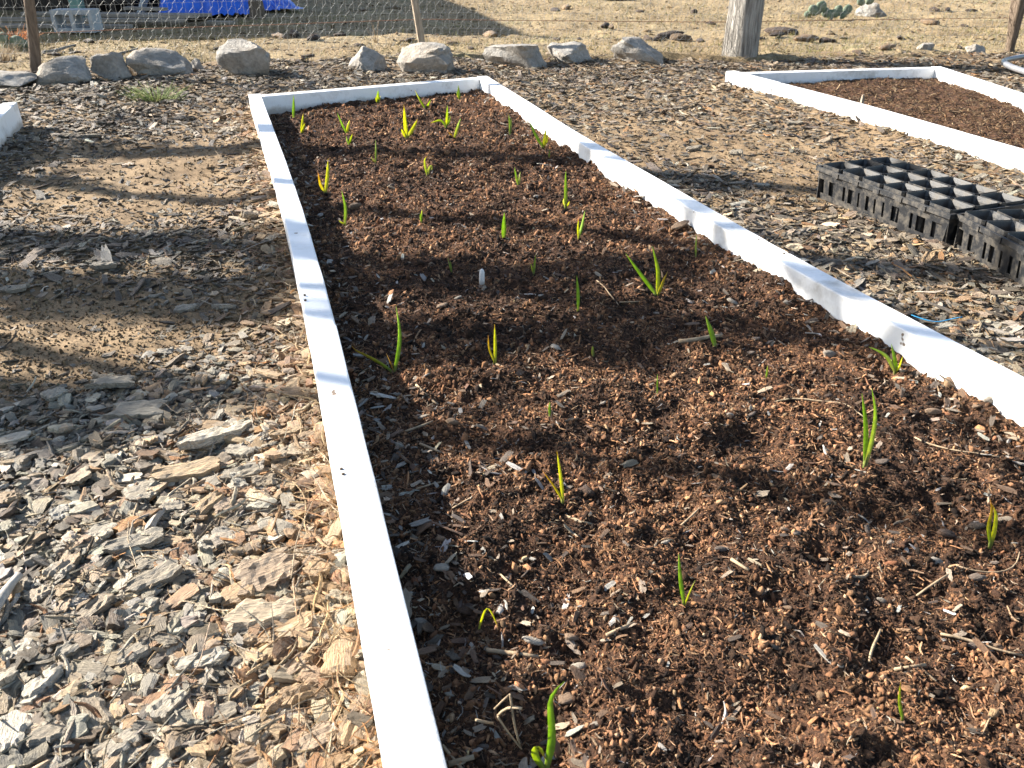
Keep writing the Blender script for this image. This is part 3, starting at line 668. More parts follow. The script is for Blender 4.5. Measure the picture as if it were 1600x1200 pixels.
for pts, r in [([(1225, 620), (1250, 622), (1290, 630), (1320, 633), (1350, 655)], .0018), ([(1430, 680), (1460, 697), (1500, 707), (1560, 720)], .0016), ([(1470, 990), (1500, 995), (1530, 1003), (1560, 1015), (1600, 1021)], .002), ([(1495, 882), (1530, 892), (1570, 890), (1592, 870), (1595, 858)], .0013), ([(948, 993), (968, 977), (992, 970)], .003), ([(760, 1003), (790, 1007), (820, 1012), (842, 1016)], .0035), ([(705, 785), (730, 778), (762, 767)], .0018),
               ([(650, 755), (668, 745), (690, 741)], .0018), ([(1360, 1027), (1365, 1000), (1378, 978)], .002), ([(1400, 1040), (1425, 1038), (1448, 1034)], .0028), ([(1418, 1018), (1440, 1032), (1465, 1058)], .002), ([(1435, 923), (1460, 910), (1480, 903)], .002), ([(1142, 878), (1155, 888), (1168, 899)], .003), ([(1065, 817), (1080, 806), (1093, 797)], .002), ([(932, 434+11), (945, 455), (966, 475)], .0018), ([(968, 471), (985, 472), (1000, 471)], .0018), ([(775, 567), (795, 578), (812, 592)], .002), ([(650, 595), (668, 612), (684, 620)], .003), ([(655, 680), (672, 686), (688, 693)], .003), ([(632, 660), (655, 657), (676, 652)], .0025), ([(885, 807), (900, 815), (925, 820)], .0022), ([(690, 1140), (715, 1170), (745, 1210)], .0022), ([(700, 1170), (720, 1167), (740, 1163)], .004), ([(780, 890), (800, 905), (815, 917)], .0018)]:
    ground_stick('twig', pts, r, M_DRYSTEM, soil, soil_h, .004)
tag(ground_stick('stick', [(-12, 968), (5, 935), (20, 915), (33, 904)], .0085, m_simple('grey_stick', (.20, .18, .15), (.40, .37, .32), 40, .9), None, path_h, .028, .001), 'smooth grey stick on the bark mulch at the left edge', 'stick')
tag(ground_stick('string', [(1425, 488), (1445, 494), (1462, 498), (1480, 494), (1505, 490)], .0014, M_STRING, None, path_h, .020, .001), 'short bright blue string on the path beside the right-hand board', 'string')
p = at(753, 441, .022); m = MB(); q = atY(753, 420, p[1])
m.tube([p-np.array([0, 0, .004]), p*.75+q*.25, p*.3+q*.7, q*.9+p*.1, q], [.0065, .0068, .0066, .005, .0015], 8)
tag(m.build('plant_marker', M_MARK, None, True), 'small white pointed marker standing in the dark soil mid bed', 'marker')
p = at(1345, 172, .03); q = atY(1349, 148, p[1]); m = MB(); m.tube([p-np.array([0, 0, .02]), p*.5+q*.5, q], [.011, .010, .006], 5)
tag(m.build('wooden_stake', M_STAKE), 'short broken wooden stake inside the right bed by its white board', 'stake')

# ------------------------------------------------------------------ garlic sprouts
GC = {'g': (.30, .42, .085), 'y': (.55, .55, .09), 'b': (.30, .36, .14), 'd': (.46, .32, .11), 'p': (.42, .44, .22), 'o': (.48, .30, .05)}
def sprout(label, base, leaves, zoff=0.0, group='garlic sprouts in the middle bed'):
    p0 = at(base[0], base[1], .022)
    z = float(soil_h(p0[0:1], p0[1:2], False)[0]); p0 = at(base[0], base[1], z)
    root = tag(empty('garlic_sprout', p0), label, 'sprout', group)
    for k, (pts, wpx, c0, c1) in enumerate(leaves):
        lean = random.uniform(-.18, .18)
        R = []
        for (u, v) in [base]+list(pts):
            q = atY(u, v, p0[1]); hh = q[2]-z; q = atY(u, v, p0[1]+lean*hh); R.append(q-p0)
        R = np.array(R); n = 12
        s = np.concatenate([[0], np.cumsum(np.linalg.norm(np.diff(R, axis=0), axis=1))]); t = np.linspace(0, s[-1], n+1)
        R = np.stack([np.interp(t, s, R[:, i]) for i in range(3)], 1); R = smooth_poly(R, 3 if len(pts) > 2 else 5)
        R[1:, 2] += .004; R[0][2] -= .012
        wm = wpx*p0[1]/F_PX*.95*.5
        if k == 0: sheath_r = wm
        T = np.gradient(R, axis=0); T /= np.linalg.norm(T, axis=1)[:, None]+1e-9
        tw0 = random.uniform(-.5, .5); tw1 = tw0 + random.uniform(-.5, .5)
        V = []; C = []
        for i in range(n+1):
            f = i/n; w = wm*min(1, .62+1.6*f)*(1-max(0, (f-.35)/.65)**1.9) + .0002
            a = np.cross(T[i], np.array([0, 1.0, 0])); a /= np.linalg.norm(a)+1e-9
            b = np.cross(T[i], a); b /= np.linalg.norm(b)+1e-9
            th = tw0*(1-f)+tw1*f
            sd_ = a*math.cos(th)+b*math.sin(th); nr = np.cross(T[i], sd_)
            if nr[1] < 0: nr = -nr
            fold = .38*w
            V += [R[i]-sd_*w-nr*fold*.5, R[i]-sd_*w*.5+nr*fold*.15, R[i]+nr*fold, R[i]+sd_*w*.5+nr*fold*.15, R[i]+sd_*w-nr*fold*.5, R[i]+nr*(fold*.55)]
            col = np.array(GC[c0])*(1-f)+np.array(GC[c1])*f
            if f < .18: col = col*(f/.18) + np.array((.34, .36, .20))*(1-f/.18)
            if f > .86 and c1 in 'yo': col = .4*col + .6*np.array((.42, .24, .08))
            C += [col]*6
        Fs = [(i*6+j, i*6+(j+1) % 6, (i+1)*6+(j+1) % 6, (i+1)*6+j) for i in range(n) for j in range(6)]
        o = mobj('leaf', V, Fs, M_LEAF, root, True)
        at_ = o.data.attributes.new('leafcol', 'FLOAT_COLOR', 'POINT')
        at_.data.foreach_set('color', np.concatenate([np.array(C), np.ones((len(C), 1))], 1).astype(np.float32).ravel())
    return root
SPR = [
 ('thin upright green sprout in the far left corner of the middle bed', (459, 186), [([(459, 168), (459, 150)], 4.5, 'g', 'g')]),
 ('short yellow sprout close to the far end of the left board', (471, 211), [([(473, 195), (474, 178)], 5, 'y', 'y'), ([(474, 202), (477, 193)], 4, 'y', 'y')]),
 ('tiny yellow sprout before the left part of the far board', (523, 161), [([(523, 152), (521, 142)], 4.5, 'y', 'y')]),
 ('stubby yellow-green sprout before the middle of the far board', (590, 163), [([(590, 153), (591, 142)], 6, 'y', 'g'), ([(593, 156), (595, 151)], 4, 'g', 'y'), ([(588, 157), (586, 152)], 3, 'y', 'y')]),
 ('spread V-shaped sprout before the right part of the far board', (666, 173), [([(655, 155), (648, 141)], 4, 'g', 'y'), ([(670, 163), (673, 157)], 4.5, 'y', 'g')]),
 ('small pale sprout in the far right corner of the middle bed', (718, 156), [([(717, 145), (716, 134)], 4, 'g', 'b'), ([(715, 149), (714, 143)], 3, 'y', 'g')]),
 ('leaning sprout with one thin leaf tilted left, right of the yellow corner sprout', (542, 210), [([(535, 197), (527, 178)], 3.5, 'g', 'g'), ([(544, 200), (547, 188)], 5, 'y', 'y')]),
 ('low sprout just in front of the left-tilted one', (545, 227), [([(548, 219), (551, 210)], 4, 'g', 'y'), ([(543, 221), (541, 214)], 3.5, 'g', 'g')]),
 ('bright three-leaved sprout in the middle of the far third', (636, 217), [([(633, 195), (631, 165)], 6.5, 'y', 'y'), ([(644, 206), (653, 187)], 6, 'y', 'y'), ([(631, 211), (627, 202)], 5, 'y', 'y')]),
 ('sprout with one leaf drooping left, right of the bright three-leaved one', (697, 199), [([(699, 183), (699, 166)], 5, 'y', 'g'), ([(690, 188), (672, 194)], 4, 'g', 'y'), ([(702, 192), (704, 183)], 3, 'g', 'g')]),
 ('right-leaning yellow sprout below the drooping one', (710, 218), [([(714, 205), (720, 186)], 5, 'y', 'g'), ([(705, 212), (700, 207)], 3.5, 'd', 'd')]),
 ('narrow grey-green sprout a little away from the far right board', (797, 213), [([(797, 198), (795, 180)], 3.5, 'b', 'g'), ([(798, 200), (799, 186)], 3.5, 'b', 'b')]),
 ('wide V-shaped sprout right beside the far part of the right board', (849, 232), [([(838, 215), (827, 191)], 5, 'g', 'g'), ([(851, 217), (853, 202)], 6, 'y', 'y'), ([(854, 222), (857, 210)], 4, 'y', 'y')]),
 ('faint thin seedling between the V-shaped sprout and the right board', (858, 250), [([(858, 243), (859, 235)], 2.5, 'b', 'b')]),
 ('grey-green sprout standing in the far dark shadow band', (587, 255), [([(588, 238), (587, 220)], 3.5, 'b', 'b'), ([(582, 250), (580, 246)], 2.5, 'p', 'p')]),
 ('tall yellow sprout with a brown bent tip beside the left board', (509, 304), [([(512, 280), (513, 249)], 6, 'y', 'y'), ([(501, 292), (497, 271)], 5, 'y', 'o')]),
 ('pale hooked sprout left of centre in front of the far dark shadow band', (668, 276), [([(664, 261), (663, 249), (668, 246)], 4, 'b', 'y'), ([(671, 264), (675, 259), (675, 268)], 4.5, 'p', 'p')]),
 ('single-leaved sprout standing in the shade beside the left board', (539, 352), [([(541, 328), (534, 300)], 5.5, 'b', 'g'), ([(534, 350), (529, 346)], 3, 'y', 'y')]),
 ('tiny twin-leaved stub in the left half of the bed', (659, 348), [([(659, 338), (660, 329)], 4, 'g', 'y'), ([(657, 342), (657, 336)], 3.5, 'g', 'g')]),
 ('stout blunt single-leaf sprout in the centre of the bed', (787, 375), [([(787, 355), (788, 334)], 9, 'g', 'g')]),
 ('small pale sprout with a lighter short leaf right of centre', (810, 292), [([(807, 280), (804, 263)], 4, 'b', 'g'), ([(812, 281), (813, 270)], 4, 'p', 'p')]),
 ('tall slim sprout with a short yellow side leaf right of centre', (884, 325), [([(884, 300), (884, 269)], 5.5, 'b', 'g'), ([(881, 318), (881, 311)], 5, 'y', 'y'), ([(888, 321), (890, 316)], 4, 'y', 'y')]),
 ('thin seedling standing left of the white marker', (706, 431), [([(705, 421), (704, 410)], 3, 'b', 'b'), ([(702, 415), (700, 405)], 2, 'b', 'b')]),
 ('thin twin-leaved seedling standing right of the white marker', (834, 431), [([(835, 416), (837, 400)], 3.5, 'b', 'g'), ([(831, 421), (829, 413)], 3, 'b', 'y')]),
 ('curved twin-leaved sprout right of the stout single leaf', (904, 374), [([(910, 355), (914, 331)], 5.5, 'g', 'g'), ([(903, 358), (904, 344)], 4, 'y', 'y')]),
 ('faint upright seedling close to the right board in its shadow', (1087, 403), [([(1087, 386), (1088, 369)], 3.5, 'b', 'b')]),
 ('large spread sprout with two long leaves towards the right board', (1027, 465), [([(1004, 435), (977, 398)], 7, 'g', 'g'), ([(1029, 425), (1019, 387)], 7, 'y', 'g'), ([(1034, 447), (1043, 426)], 5, 'y', 'd')]),
 ('single upright narrow leaf below the curved twin-leaved sprout', (903, 487), [([(903, 460), (901, 433)], 6.5, 'g', 'g')]),
 ('broad green leaf leaning left beside the pale stick', (1117, 544), [([(1111, 520), (1102, 496)], 9, 'g', 'g')]),
 ('pale stub barely above the soil left of the pale stick', (927, 559), [([(926, 551), (926, 543)], 5, 'p', 'b')]),
 ('tiny green spike below the pale stick', (1197, 592), [([(1198, 583), (1199, 573)], 4.5, 'g', 'p')]),
 ('three-leaved sprout right at the near part of the right board', (1400, 587), [([(1385, 558), (1372, 551), (1357, 545)], 7, 'p', 'g'), ([(1398, 565), (1392, 540)], 6.5, 'g', 'g'), ([(1406, 570), (1410, 558)], 7, 'y', 'y')]),
 ('largest sprout with tall pale-edged leaves in the right half of the bed', (1351, 732), [([(1353, 670), (1346, 618)], 9, 'g', 'g'), ([(1364, 680), (1368, 645), (1361, 610)], 10, 'p', 'g'), ([(1356, 705), (1364, 670)], 9, 'y', 'p')]),
 ('sprout with one leaf bent far left beside the left board', (616, 585), [([(624, 550), (626, 520), (619, 481)], 7.5, 'g', 'g'), ([(595, 570), (570, 556), (551, 550), (549, 541)], 6.5, 'g', 'o'), ([(611, 570), (604, 555)], 3, 'd', 'd')]),
 ('upright yellow sprout with a dry brown curved second leaf', (774, 570), [([(774, 542), (773, 509)], 6, 'y', 'y'), ([(764, 548), (763, 526)], 4.5, 'y', 'o')]),
 ('tiny green spike in the left half below the dry-leaved sprout', (859, 651), [([(859, 641), (859, 631)], 5, 'g', 'g')]),
 ('hair-thin green seedling in the centre of the bed', (1027, 617), [([(1027, 603), (1027, 588)], 2.5, 'g', 'g')]),
 ('slim yellow V-shaped sprout above the round hollow in the soil', (880, 787), [([(876, 748), (870, 707)], 7, 'y', 'y'), ([(868, 765), (847, 738)], 6, 'y', 'o')]),
 ('folded sprout bent into an arch beside the near left board', (747, 990), [([(754, 966), (760, 949), (763, 948), (771, 965), (779, 986)], 6, 'y', 'y')]),
 ('two-leaved green sprout in the near centre of the bed', (1069, 949), [([(1063, 915), (1060, 868)], 8.5, 'g', 'g'), ([(1076, 930), (1086, 910)], 7.5, 'y', 'p')]),
 ('sprout with two leaves touching at their brown tips at the right edge', (1547, 856), [([(1542, 825), (1550, 803), (1546, 783)], 7, 'g', 'o'), ([(1553, 830), (1556, 805), (1549, 792)], 8, 'y', 'y')]),
 ('single small curved leaf in the lower right corner', (1410, 1130), [([(1403, 1100), (1406, 1069)], 7, 'g', 'y')]),
 ('thick near sprout with a broken bent tip cut by the bottom edge', (853, 1208), [([(864, 1160), (860, 1110), (855, 1088), (868, 1080), (882, 1069)], 19, 'g', 'g'), ([(838, 1190), (832, 1172), (842, 1166), (852, 1190)], 18, 'g', 'y')]),
]
for lab, b, lv in SPR: sprout(lab, b, lv)
# a dead curled stalk beside the nearest sprout
p = at(812, 1165, .02); m = MB()
for pts, r in [([(812, 1165), (803, 1130), (797, 1085)], .0012), ([(797, 1084), (783, 1092), (772, 1108)], .001), ([(770, 1130), (762, 1135), (748, 1128), (744, 1125)], .0016), ([(778, 1118), (790, 1103), (805, 1100), (815, 1107)], .0016), ([(815, 1172), (790, 1140), (778, 1120)], .0011)]:
    P = np.array([atY(u, max(v, 0), p[1]-.004*i) for i, (u, v) in enumerate(pts)]); P[:, 2] = np.maximum(P[:, 2], .014); m.tube(smooth_poly(resample(P, .008), 3), r, 5)
tag(m.build('dead_stalk', M_DRYSTEM, None, True), 'dry curled dead stalk left of the thick near sprout', 'dead plant')

# ------------------------------------------------------------------ black nursery trays and their pots
TL, TW, TH = .545, .285, .100
def make_tray(root):
    m = MB()
    slots = [(.015, .055), (.10, .15), (.22, .24), (.265, .31), (.345, .36), (.41, .435), (.475, .49), (.54, .555), (.61, .665), (.745, .765), (.79, .85), (.895, .96)]
    def wall(axis_len, place, sl):
        t = .003; zlo, zhi = .020, .066
        def bx(a0, a1, z0, z1):
            V = []
            for (a, tt, z) in [(a0, 0, z0), (a1, 0, z0), (a1, t, z0), (a0, t, z0), (a0, 0, z1), (a1, 0, z1), (a1, t, z1), (a0, t, z1)]:
                V.append(place(a, tt, z))
            m.add(V, [(3,2,1,0),(4,5,6,7),(0,1,5,4),(1,2,6,5),(2,3,7,6),(3,0,4,7)])
        bx(0, axis_len, 0, zlo); bx(0, axis_len, zhi, TH)
        cur = 0.0
        for a, b in sl+[(1.0, 1.0)]:
            if a > cur: bx(cur*axis_len, a*axis_len, zlo, zhi)
            cur = b
    wall(TL, lambda a, t, z: (a, t+.012*(1-z/TH), z), slots)
    wall(TL, lambda a, t, z: (a, TW-t-.012*(1-z/TH), z), slots)
    wall(TW-.006, lambda a, t, z: (t+.008*(1-z/TH), a+.003, z), [(.1, .2), (.3, .4), (.6, .7), (.8, .9)])
    wall(TW-.006, lambda a, t, z: (TL-t-.008*(1-z/TH), a+.003, z), [(.1, .2), (.3, .4), (.6, .7), (.8, .9)])
    for i in range(7): m.box((.012, .016+i*.042, 0), (TL-.012, .016+i*.042+.012, .003))
    for i in range(9): m.box((.015+i*.062, .014, .003), (.015+i*.062+.012, TW-.014, .006))
    m.build('tray_body', M_PLASTIC, root)
    r = MB(); o = .007
    r.box((-o, -o, TH-.010), (TL+o, .0, TH+.004)); r.box((-o, TW, TH-.010), (TL+o, TW+o, TH+.004))
    r.box((-o, .0, TH-.010), (.0, TW, TH+.004)); r.box((TL, .0, TH-.010), (TL+o, TW, TH+.004))
    for i in range(1, 6):
        for y0, y1 in ((-o-.003, -o), (TW+o, TW+o+.003)): r.box((i*TL/6-.012, y0, TH-.012), (i*TL/6+.012, y1, TH+.002))
    r.build('rim', M_PLASTIC, root)
def pot_mesh():
    t, b, h, w = .0425, .030, .100, .0016
    def ring(s, z, c=.16):
        k = s*(1-c); return [(-k,-s,z),(k,-s,z),(s,-k,z),(s,k,z),(k,s,z),(-k,s,z),(-s,k,z),(-s,-k,z)]
    rings = [ring(b, 0), ring(t-.003, h-.014), ring(t-.0005, h-.013), ring(t, h), ring(t-w, h), ring(t-.005, h-.014), ring(b-w, .003)]
    V = [p for r in rings for p in r]; Fs = [tuple(range(7, -1, -1))]
    for i in range(len(rings)-1): Fs += [(i*8+j, i*8+(j+1) % 8, (i+1)*8+(j+1) % 8, (i+1)*8+j) for j in range(8)]
    k = (len(rings)-1)*8; Fs.append(tuple(k+j for j in range(8)))
    return newmesh('pot', V, Fs, M_PLASTIC)
POT = pot_mesh()
ORD = ['first', 'second', 'third', 'fourth', 'fifth', 'sixth']
def tray_at(c_far, c_near, tlabel, which, zz):
    # local x: along the front wall from far to near; local y: away from the main bed
    d = (c_near-c_far)/np.linalg.norm(c_near-c_far)
    rz = math.atan2(d[1], d[0])
    root = tag(empty('nursery_tray', (c_far[0], c_far[1], zz), rz), tlabel, 'tray', 'black nursery trays on the path')
    make_tray(root)
    M = Matrix.Translation((c_far[0], c_far[1], zz)) @ Matrix.Rotation(rz, 4, 'Z')
    for i in range(6):
        for j in range(3):
            x = .0475 + i*(TL-.095)/5; y = 0.0495 + j*(TW-.099)/2
            o = obj('plant_pot', POT)
            o.location = M @ Vector((x+random.uniform(-.001, .001), y+random.uniform(-.001, .001), .0125)); o.rotation_euler = (random.uniform(-.02, .02), random.uniform(-.02, .02), rz+random.uniform(-.02, .02))
            row = ['file beside garlic bed', 'middle file', 'file beside right bed'][j]
            tag(o, f'empty black pot in {which}, {ORD[i]} from far end, {row}', 'plant pot', 'empty black pots in the trays')
# local +y must point right (away from the camera's bed): mirror by running the tray from near to far
def tray2(c_far, direction, tlabel, which, zz):
    d = np.asarray(direction, float); d /= np.linalg.norm(d)
    tray_at(np.asarray(c_far), np.asarray(c_far)+d, tlabel, which, zz)
tA = at(1271, 311)[:2]; tB = at(1465, 392)[:2]; dA = (tB-tA)/np.linalg.norm(tB-tA)
nA = np.array([-dA[1], dA[0]])         # local +y for this heading points to the right of the picture
tray2(tA, dA, 'black plastic tray of empty pots, the whole one farther from the camera', 'farther tray', .006)
tC = at(1483, 394)[:2]; tD = at(1600, 463)[:2]
tray2(tC, tD-tC, 'black plastic tray of empty pots cut off by the right edge', 'nearer tray', .006)

# ------------------------------------------------------------------ rocks along the fence
def rock(label, u0, u1, v0, v1, seed, name='boulder', cat='rock', group='limestone rocks in a row along the wire fence', depth=.75):
    uc = (u0+u1)/2; b = at(uc, v1-3, 0); w = (u1-u0)/F_PX*np.linalg.norm(b-np.array([0, 0, CAM_H])); y = b[1]+w*depth*.35
    top = atY(uc, v0-4, y)[2]; h = max(top, .05)+.05
    r = np.random.default_rng(seed); V, Fs = I4; V = V.copy()
    V = np.sign(V)*np.abs(V*2)**.62*.5
    for _ in range(15):
        nrm = r.normal(0, 1, 3); nrm[2] *= .45; nrm /= np.linalg.norm(nrm); c = r.uniform(.20, .42)
        dd_ = V@nrm; V = V - nrm[None]*np.maximum(dd_-c, 0)[:, None]*.92
    V = V + V*(.14*n3(V+seed, 3.4, seed) + .13*np.abs(n3(V+seed, 6, seed+3)) + .07*n3(V, 12, seed+4) + .03*n3(V, 26, seed+5))[:, None]
    V[:, :2] *= (1+.55*np.clip(.25-V[:, 2], 0, .6))[:, None]
    V = V - (V.max(0)+V.min(0))/2; V = V/(V.max(0)-V.min(0))
    V = V*np.array([w, w*depth, h]); 
    o = mobj(name, V, Fs, M_ROCK, None, False, (b[0]*y/b[1]*1.0, y, top-h/2+.0))
    o.data.polygons.foreach_set('use_smooth', np.ones(len(o.data.polygons), bool)); o.data.set_sharp_from_angle(angle=math.radians(28))
    return tag(o, label, cat, group)
rock('low flat rock at the left edge beside the dark fence post', -40, 57, 112, 142, 1)
rock('broad slanted rock right of the dark fence post', 61, 143, 92, 136, 2)
rock('narrow peaked rock between two broad ones behind the grass tuft', 157, 210, 86, 128, 3)
rock('wide blocky rock directly behind the grass tuft', 211, 297, 80, 124, 14)
rock('tallest jagged rock behind the left corner of the middle bed', 350, 429, 66, 122, 5)
rock('rounded square rock behind the left half of the far board', 538, 603, 76, 113, 6)
rock('broad craggy rock at the foot of the thin leaning stake', 622, 713, 70, 117, 27)
rock('long low rock behind the right corner of the middle bed', 756, 857, 70, 108, 38)
rock('smooth oval rock between the long low and the peaked one', 857, 930, 71, 103, 9)
rock('pointed pale rock at the right end of the row', 956, 1033, 62, 102, 30)
rock('small tan stone between the wide block and the jagged rock', 297, 320, 95, 113, 16, 'stone')
rock('small orange-brown stone between broad slanted and peaked rock', 144, 168, 89, 110, 17, 'stone')
rock('pale stone beside the prickly pear beyond the fence', 1340, 1378, 8, 27, 22, 'stone', 'rock', 'stones beyond the fence')
rock('cream stone on the mulch line right of the thick cedar post', 1430, 1456, 71, 84, 23, 'stone', 'rock', 'stones beyond the fence')
rock('dark brown stone left of the right-hand leaning stick', 1512, 1538, 73, 87, 24, 'stone', 'rock', 'stones beyond the fence')

# ------------------------------------------------------------------ wire fence and its posts
fence = tag(empty('wire_fence', (FENCE[2][0], FENCE[2][1], 0)), 'chicken wire and welded wire fence behind the row of rocks', 'fence')
fl = fence.location
def rel(V): return [(a[0]-fl[0], a[1]-fl[1], a[2]) for a in V]
fs = np.concatenate([[0], np.cumsum(np.linalg.norm(np.diff(FENCE, axis=0), axis=1))])
def fpt(s, z, off=0.0):
    x = np.interp(s, fs, FENCE[:, 0]); y = np.interp(s, fs, FENCE[:, 1])
    sag = .012*vn(s*1.3, z*2, 81) + .006*vn(s*5, z*5, 82)
    return np.stack([x+0*z, y+off+sag, z+.006*vn(s*1.1, z, 83)], -1)
def wires(A, B, r):
    A = np.asarray(A); B = np.asarray(B); T = B-A; L = np.linalg.norm(T, axis=1)[:, None]; T = T/L
    ref = np.where(np.abs(T[:, 2:3]) < .8, np.array([[0, 0, 1.0]]), np.array([[1.0, 0, 0]]))
    a = np.cross(T, ref); a /= np.linalg.norm(a, axis=1)[:, None]; b = np.cross(T, a)
    n = len(A); V = np.zeros((n, 6, 3))
    for j in range(3):
        q = 2*math.pi*j/3; o = r*(math.cos(q)*a+math.sin(q)*b); V[:, j] = A+o; V[:, 3+j] = B+o
    i = np.arange(n)[:, None]*6
    Fs = np.concatenate([i+np.array([[j, (j+1) % 3, 3+(j+1) % 3, 3+j]]) for j in range(3)])
    return V.reshape(-1, 3), Fs
CS = .060
S_, K_ = np.meshgrid(np.arange(2.0, 17.0, CS), np.arange(0, 26))
S_ = S_ + (K_ % 2)*CS/2; ROWH = .052
Z0 = .03 + K_*ROWH
def hexpt(s, z): return fpt(s.ravel(), z.ravel(), .012)
lo, up = hexpt(S_, Z0), hexpt(S_, Z0+ROWH*.42)
ul = hexpt(S_-CS/2, Z0+ROWH); ur = hexpt(S_+CS/2, Z0+ROWH)
A = np.concatenate([lo, up, up]); B = np.concatenate([up, ul, ur])
off = np.array([fl[0], fl[1], 0])
V, Fq = wires(A-off, B-off, .00062)
mobj('chicken_wire', V, Fq, M_WIRE, fence)
V1, F1 = wires(np.concatenate([lo])-off, np.concatenate([up])-off, .00095)   # the twisted part of every cell
mobj('wire_twists', V1, F1, M_WIRE, fence)
sv = np.arange(2.0, 17.0, .0508)
A = []; B = []
for z0, z1 in zip(np.arange(.0, 1.2, .1), np.arange(.1, 1.3, .1)):
    A.append(fpt(sv, sv*0+z0)); B.append(fpt(sv, sv*0+z1))
zz_ = np.array([.015, .07, .115, .17, .27, .37, .47, .57, .67, .77, .87, .97, 1.07, 1.17])
for z in zz_:
    A.append(fpt(sv[:-1], sv[:-1]*0+z)); B.append(fpt(sv[1:], sv[1:]*0+z))
V, Fq = wires(np.concatenate(A)-off, np.concatenate(B)-off, .0007)
mobj('welded_wire', V, Fq, M_WIRE, fence)
A = fpt(sv[:-1], sv[:-1]*0+.225, -.006); B = fpt(sv[1:], sv[1:]*0+.225, -.006)
V, Fq = wires(A-off, B-off, .0022); mobj('strand_wire', V, Fq, M_RUST, fence)
def post(u0, v0, u1, v1, wpx0, wpx1, htop, mat, label, ridges, seed, n=14, dy=-.03, rings=16):
    p = at(u0, v0, 0); q = atY(u1, v1, p[1])
    axis_ = (q-p)/(q[2]-p[2]); r = np.random.default_rng(seed)
    k = np.linalg.norm(p-np.array([0, 0, CAM_H]))/F_PX
    V = []
    for i in range(rings+1):
        z = -.12 + (htop+.12)*i/rings; c = p+axis_*z; c = c+np.array([.012*math.sin(z*3.1+seed), dy, 0]); rr = (wpx0 + (wpx1-wpx0)*min(1, max(0, z/max(q[2], .05))))*.5*k
        for j in range(n):
            a = 2*math.pi*j/n
            f = 1+ridges*(vn(a*2.2+seed, z*1.2, seed)+.7*vn(a*5+seed, z*2.5, seed+2))
            V.append((c[0]+rr*f*math.cos(a)-fl[0], c[1]+rr*f*math.sin(a)-fl[1], z))
    Fs = [(i*n+j, i*n+(j+1) % n, (i+1)*n+(j+1) % n, (i+1)*n+j) for i in range(rings) for j in range(n)] + [tuple(rings*n+j for j in range(n))]
    o = mobj('post', V, Fs, mat, fence, True); o['label'] = label; return o
post(58, 113, 47, 0, 15, 13, 1.5, M_POST, 'dark brown round fence post beside the left rocks', .10, 1)
post(660, 84, 648, 0, 10, 9, 1.4, M_STAKE, 'thin pale leaning stake behind the craggy rock', .14, 2)
post(1157, 90, 1171, 0, 50, 46, 1.9, M_CEDAR, 'thick weathered grey cedar trunk post', .10, 3, 28, 0, 30)
post(1576, 80, 1592, 0, 9, 20, 1.5, M_POST, 'crooked brown stick post at the right edge', .22, 4)

# ------------------------------------------------------------------ the yard beyond the fence
def box_at(name, mat, c, sx, sy, sz, rz, parent=None, wob=.0):
    m = MB(); m.box((-sx/2, -sy/2, 0), (sx/2, sy/2, sz)); o = m.build(name, mat, parent); o.location = c; o.rotation_euler = (0, 0, rz); return o
HS = 2.6
g0 = at(822, 51)[:2]; g1 = at(0, 64)[:2]; g2 = at(700, 0)[:2]
back = -sunh*HS/math.tan(SUN_EL)
c0 = g0+back; dl = (g1-g0)/np.linalg.norm(g1-g0); db = (g2-g0)/np.linalg.norm(g2-g0)
shed = tag(empty('shed', (c0[0], c0[1], 0)), 'dark open shed with a green corner post at the top left', 'shed')
cs = [np.zeros(2), dl*7.5, dl*7.5+db*6, db*6]
m = MB(); V = [(p[0], p[1], HS-.08) for p in cs]+[(p[0], p[1], HS) for p in cs]; m.add(V, [(3,2,1,0),(4,5,6,7),(0,1,5,4),(1,2,6,5),(2,3,7,6),(3,0,4,7)]); m.build('roof', M_ROOF, shed)
pg = at(124, 24)[:2]-c0
m = MB(); m.box((pg[0]-.055, pg[1]-.045, -.05), (pg[0]+.055, pg[1]+.045, HS-.085)); m.build('post', M_GREEN, shed)['label'] = 'faded green painted corner post'
for k in (2.4, 4.8, 7.2):
    q = dl*k+db*.15; m = MB(); m.box((q[0]-.06, q[1]-.06, -.05), (q[0]+.06, q[1]+.06, HS-.085)); m.build('post', M_DARKWOOD, shed)
q0 = pg+np.array([.9, .55])
wdir = np.array([-1.0, -.06]); wdir /= np.linalg.norm(wdir)
plk = []
for i in range(44):
    c = q0 + wdir*(i*.165) + np.array([0, .25+.01*(i % 3)])
    mm = MB(); mm.box((-.079, -.012, -.05), (.079, .012, 1.15+.05*math.sin(i*2.1))); o = mm.build('plank', M_DARKWOOD, shed, False, (c[0], c[1], 0))
    o.rotation_euler = (0, 0, math.atan2(wdir[1], wdir[0])+random.uniform(-.03, .03))
# pale brace leaning by the shed
p = at(216, 24)[:2]; q = atY(238, -40, p[1]+.05); m = MB(); m.tube([(p[0], p[1], -.03), tuple(q), tuple(np.array([p[0], p[1], 0])+(q-np.array([p[0], p[1], 0]))*3)], .035, 4)
tag(m.build('timber_prop', M_CONC), 'pale slanting timber prop between the shed and the blue tarp', 'timber')
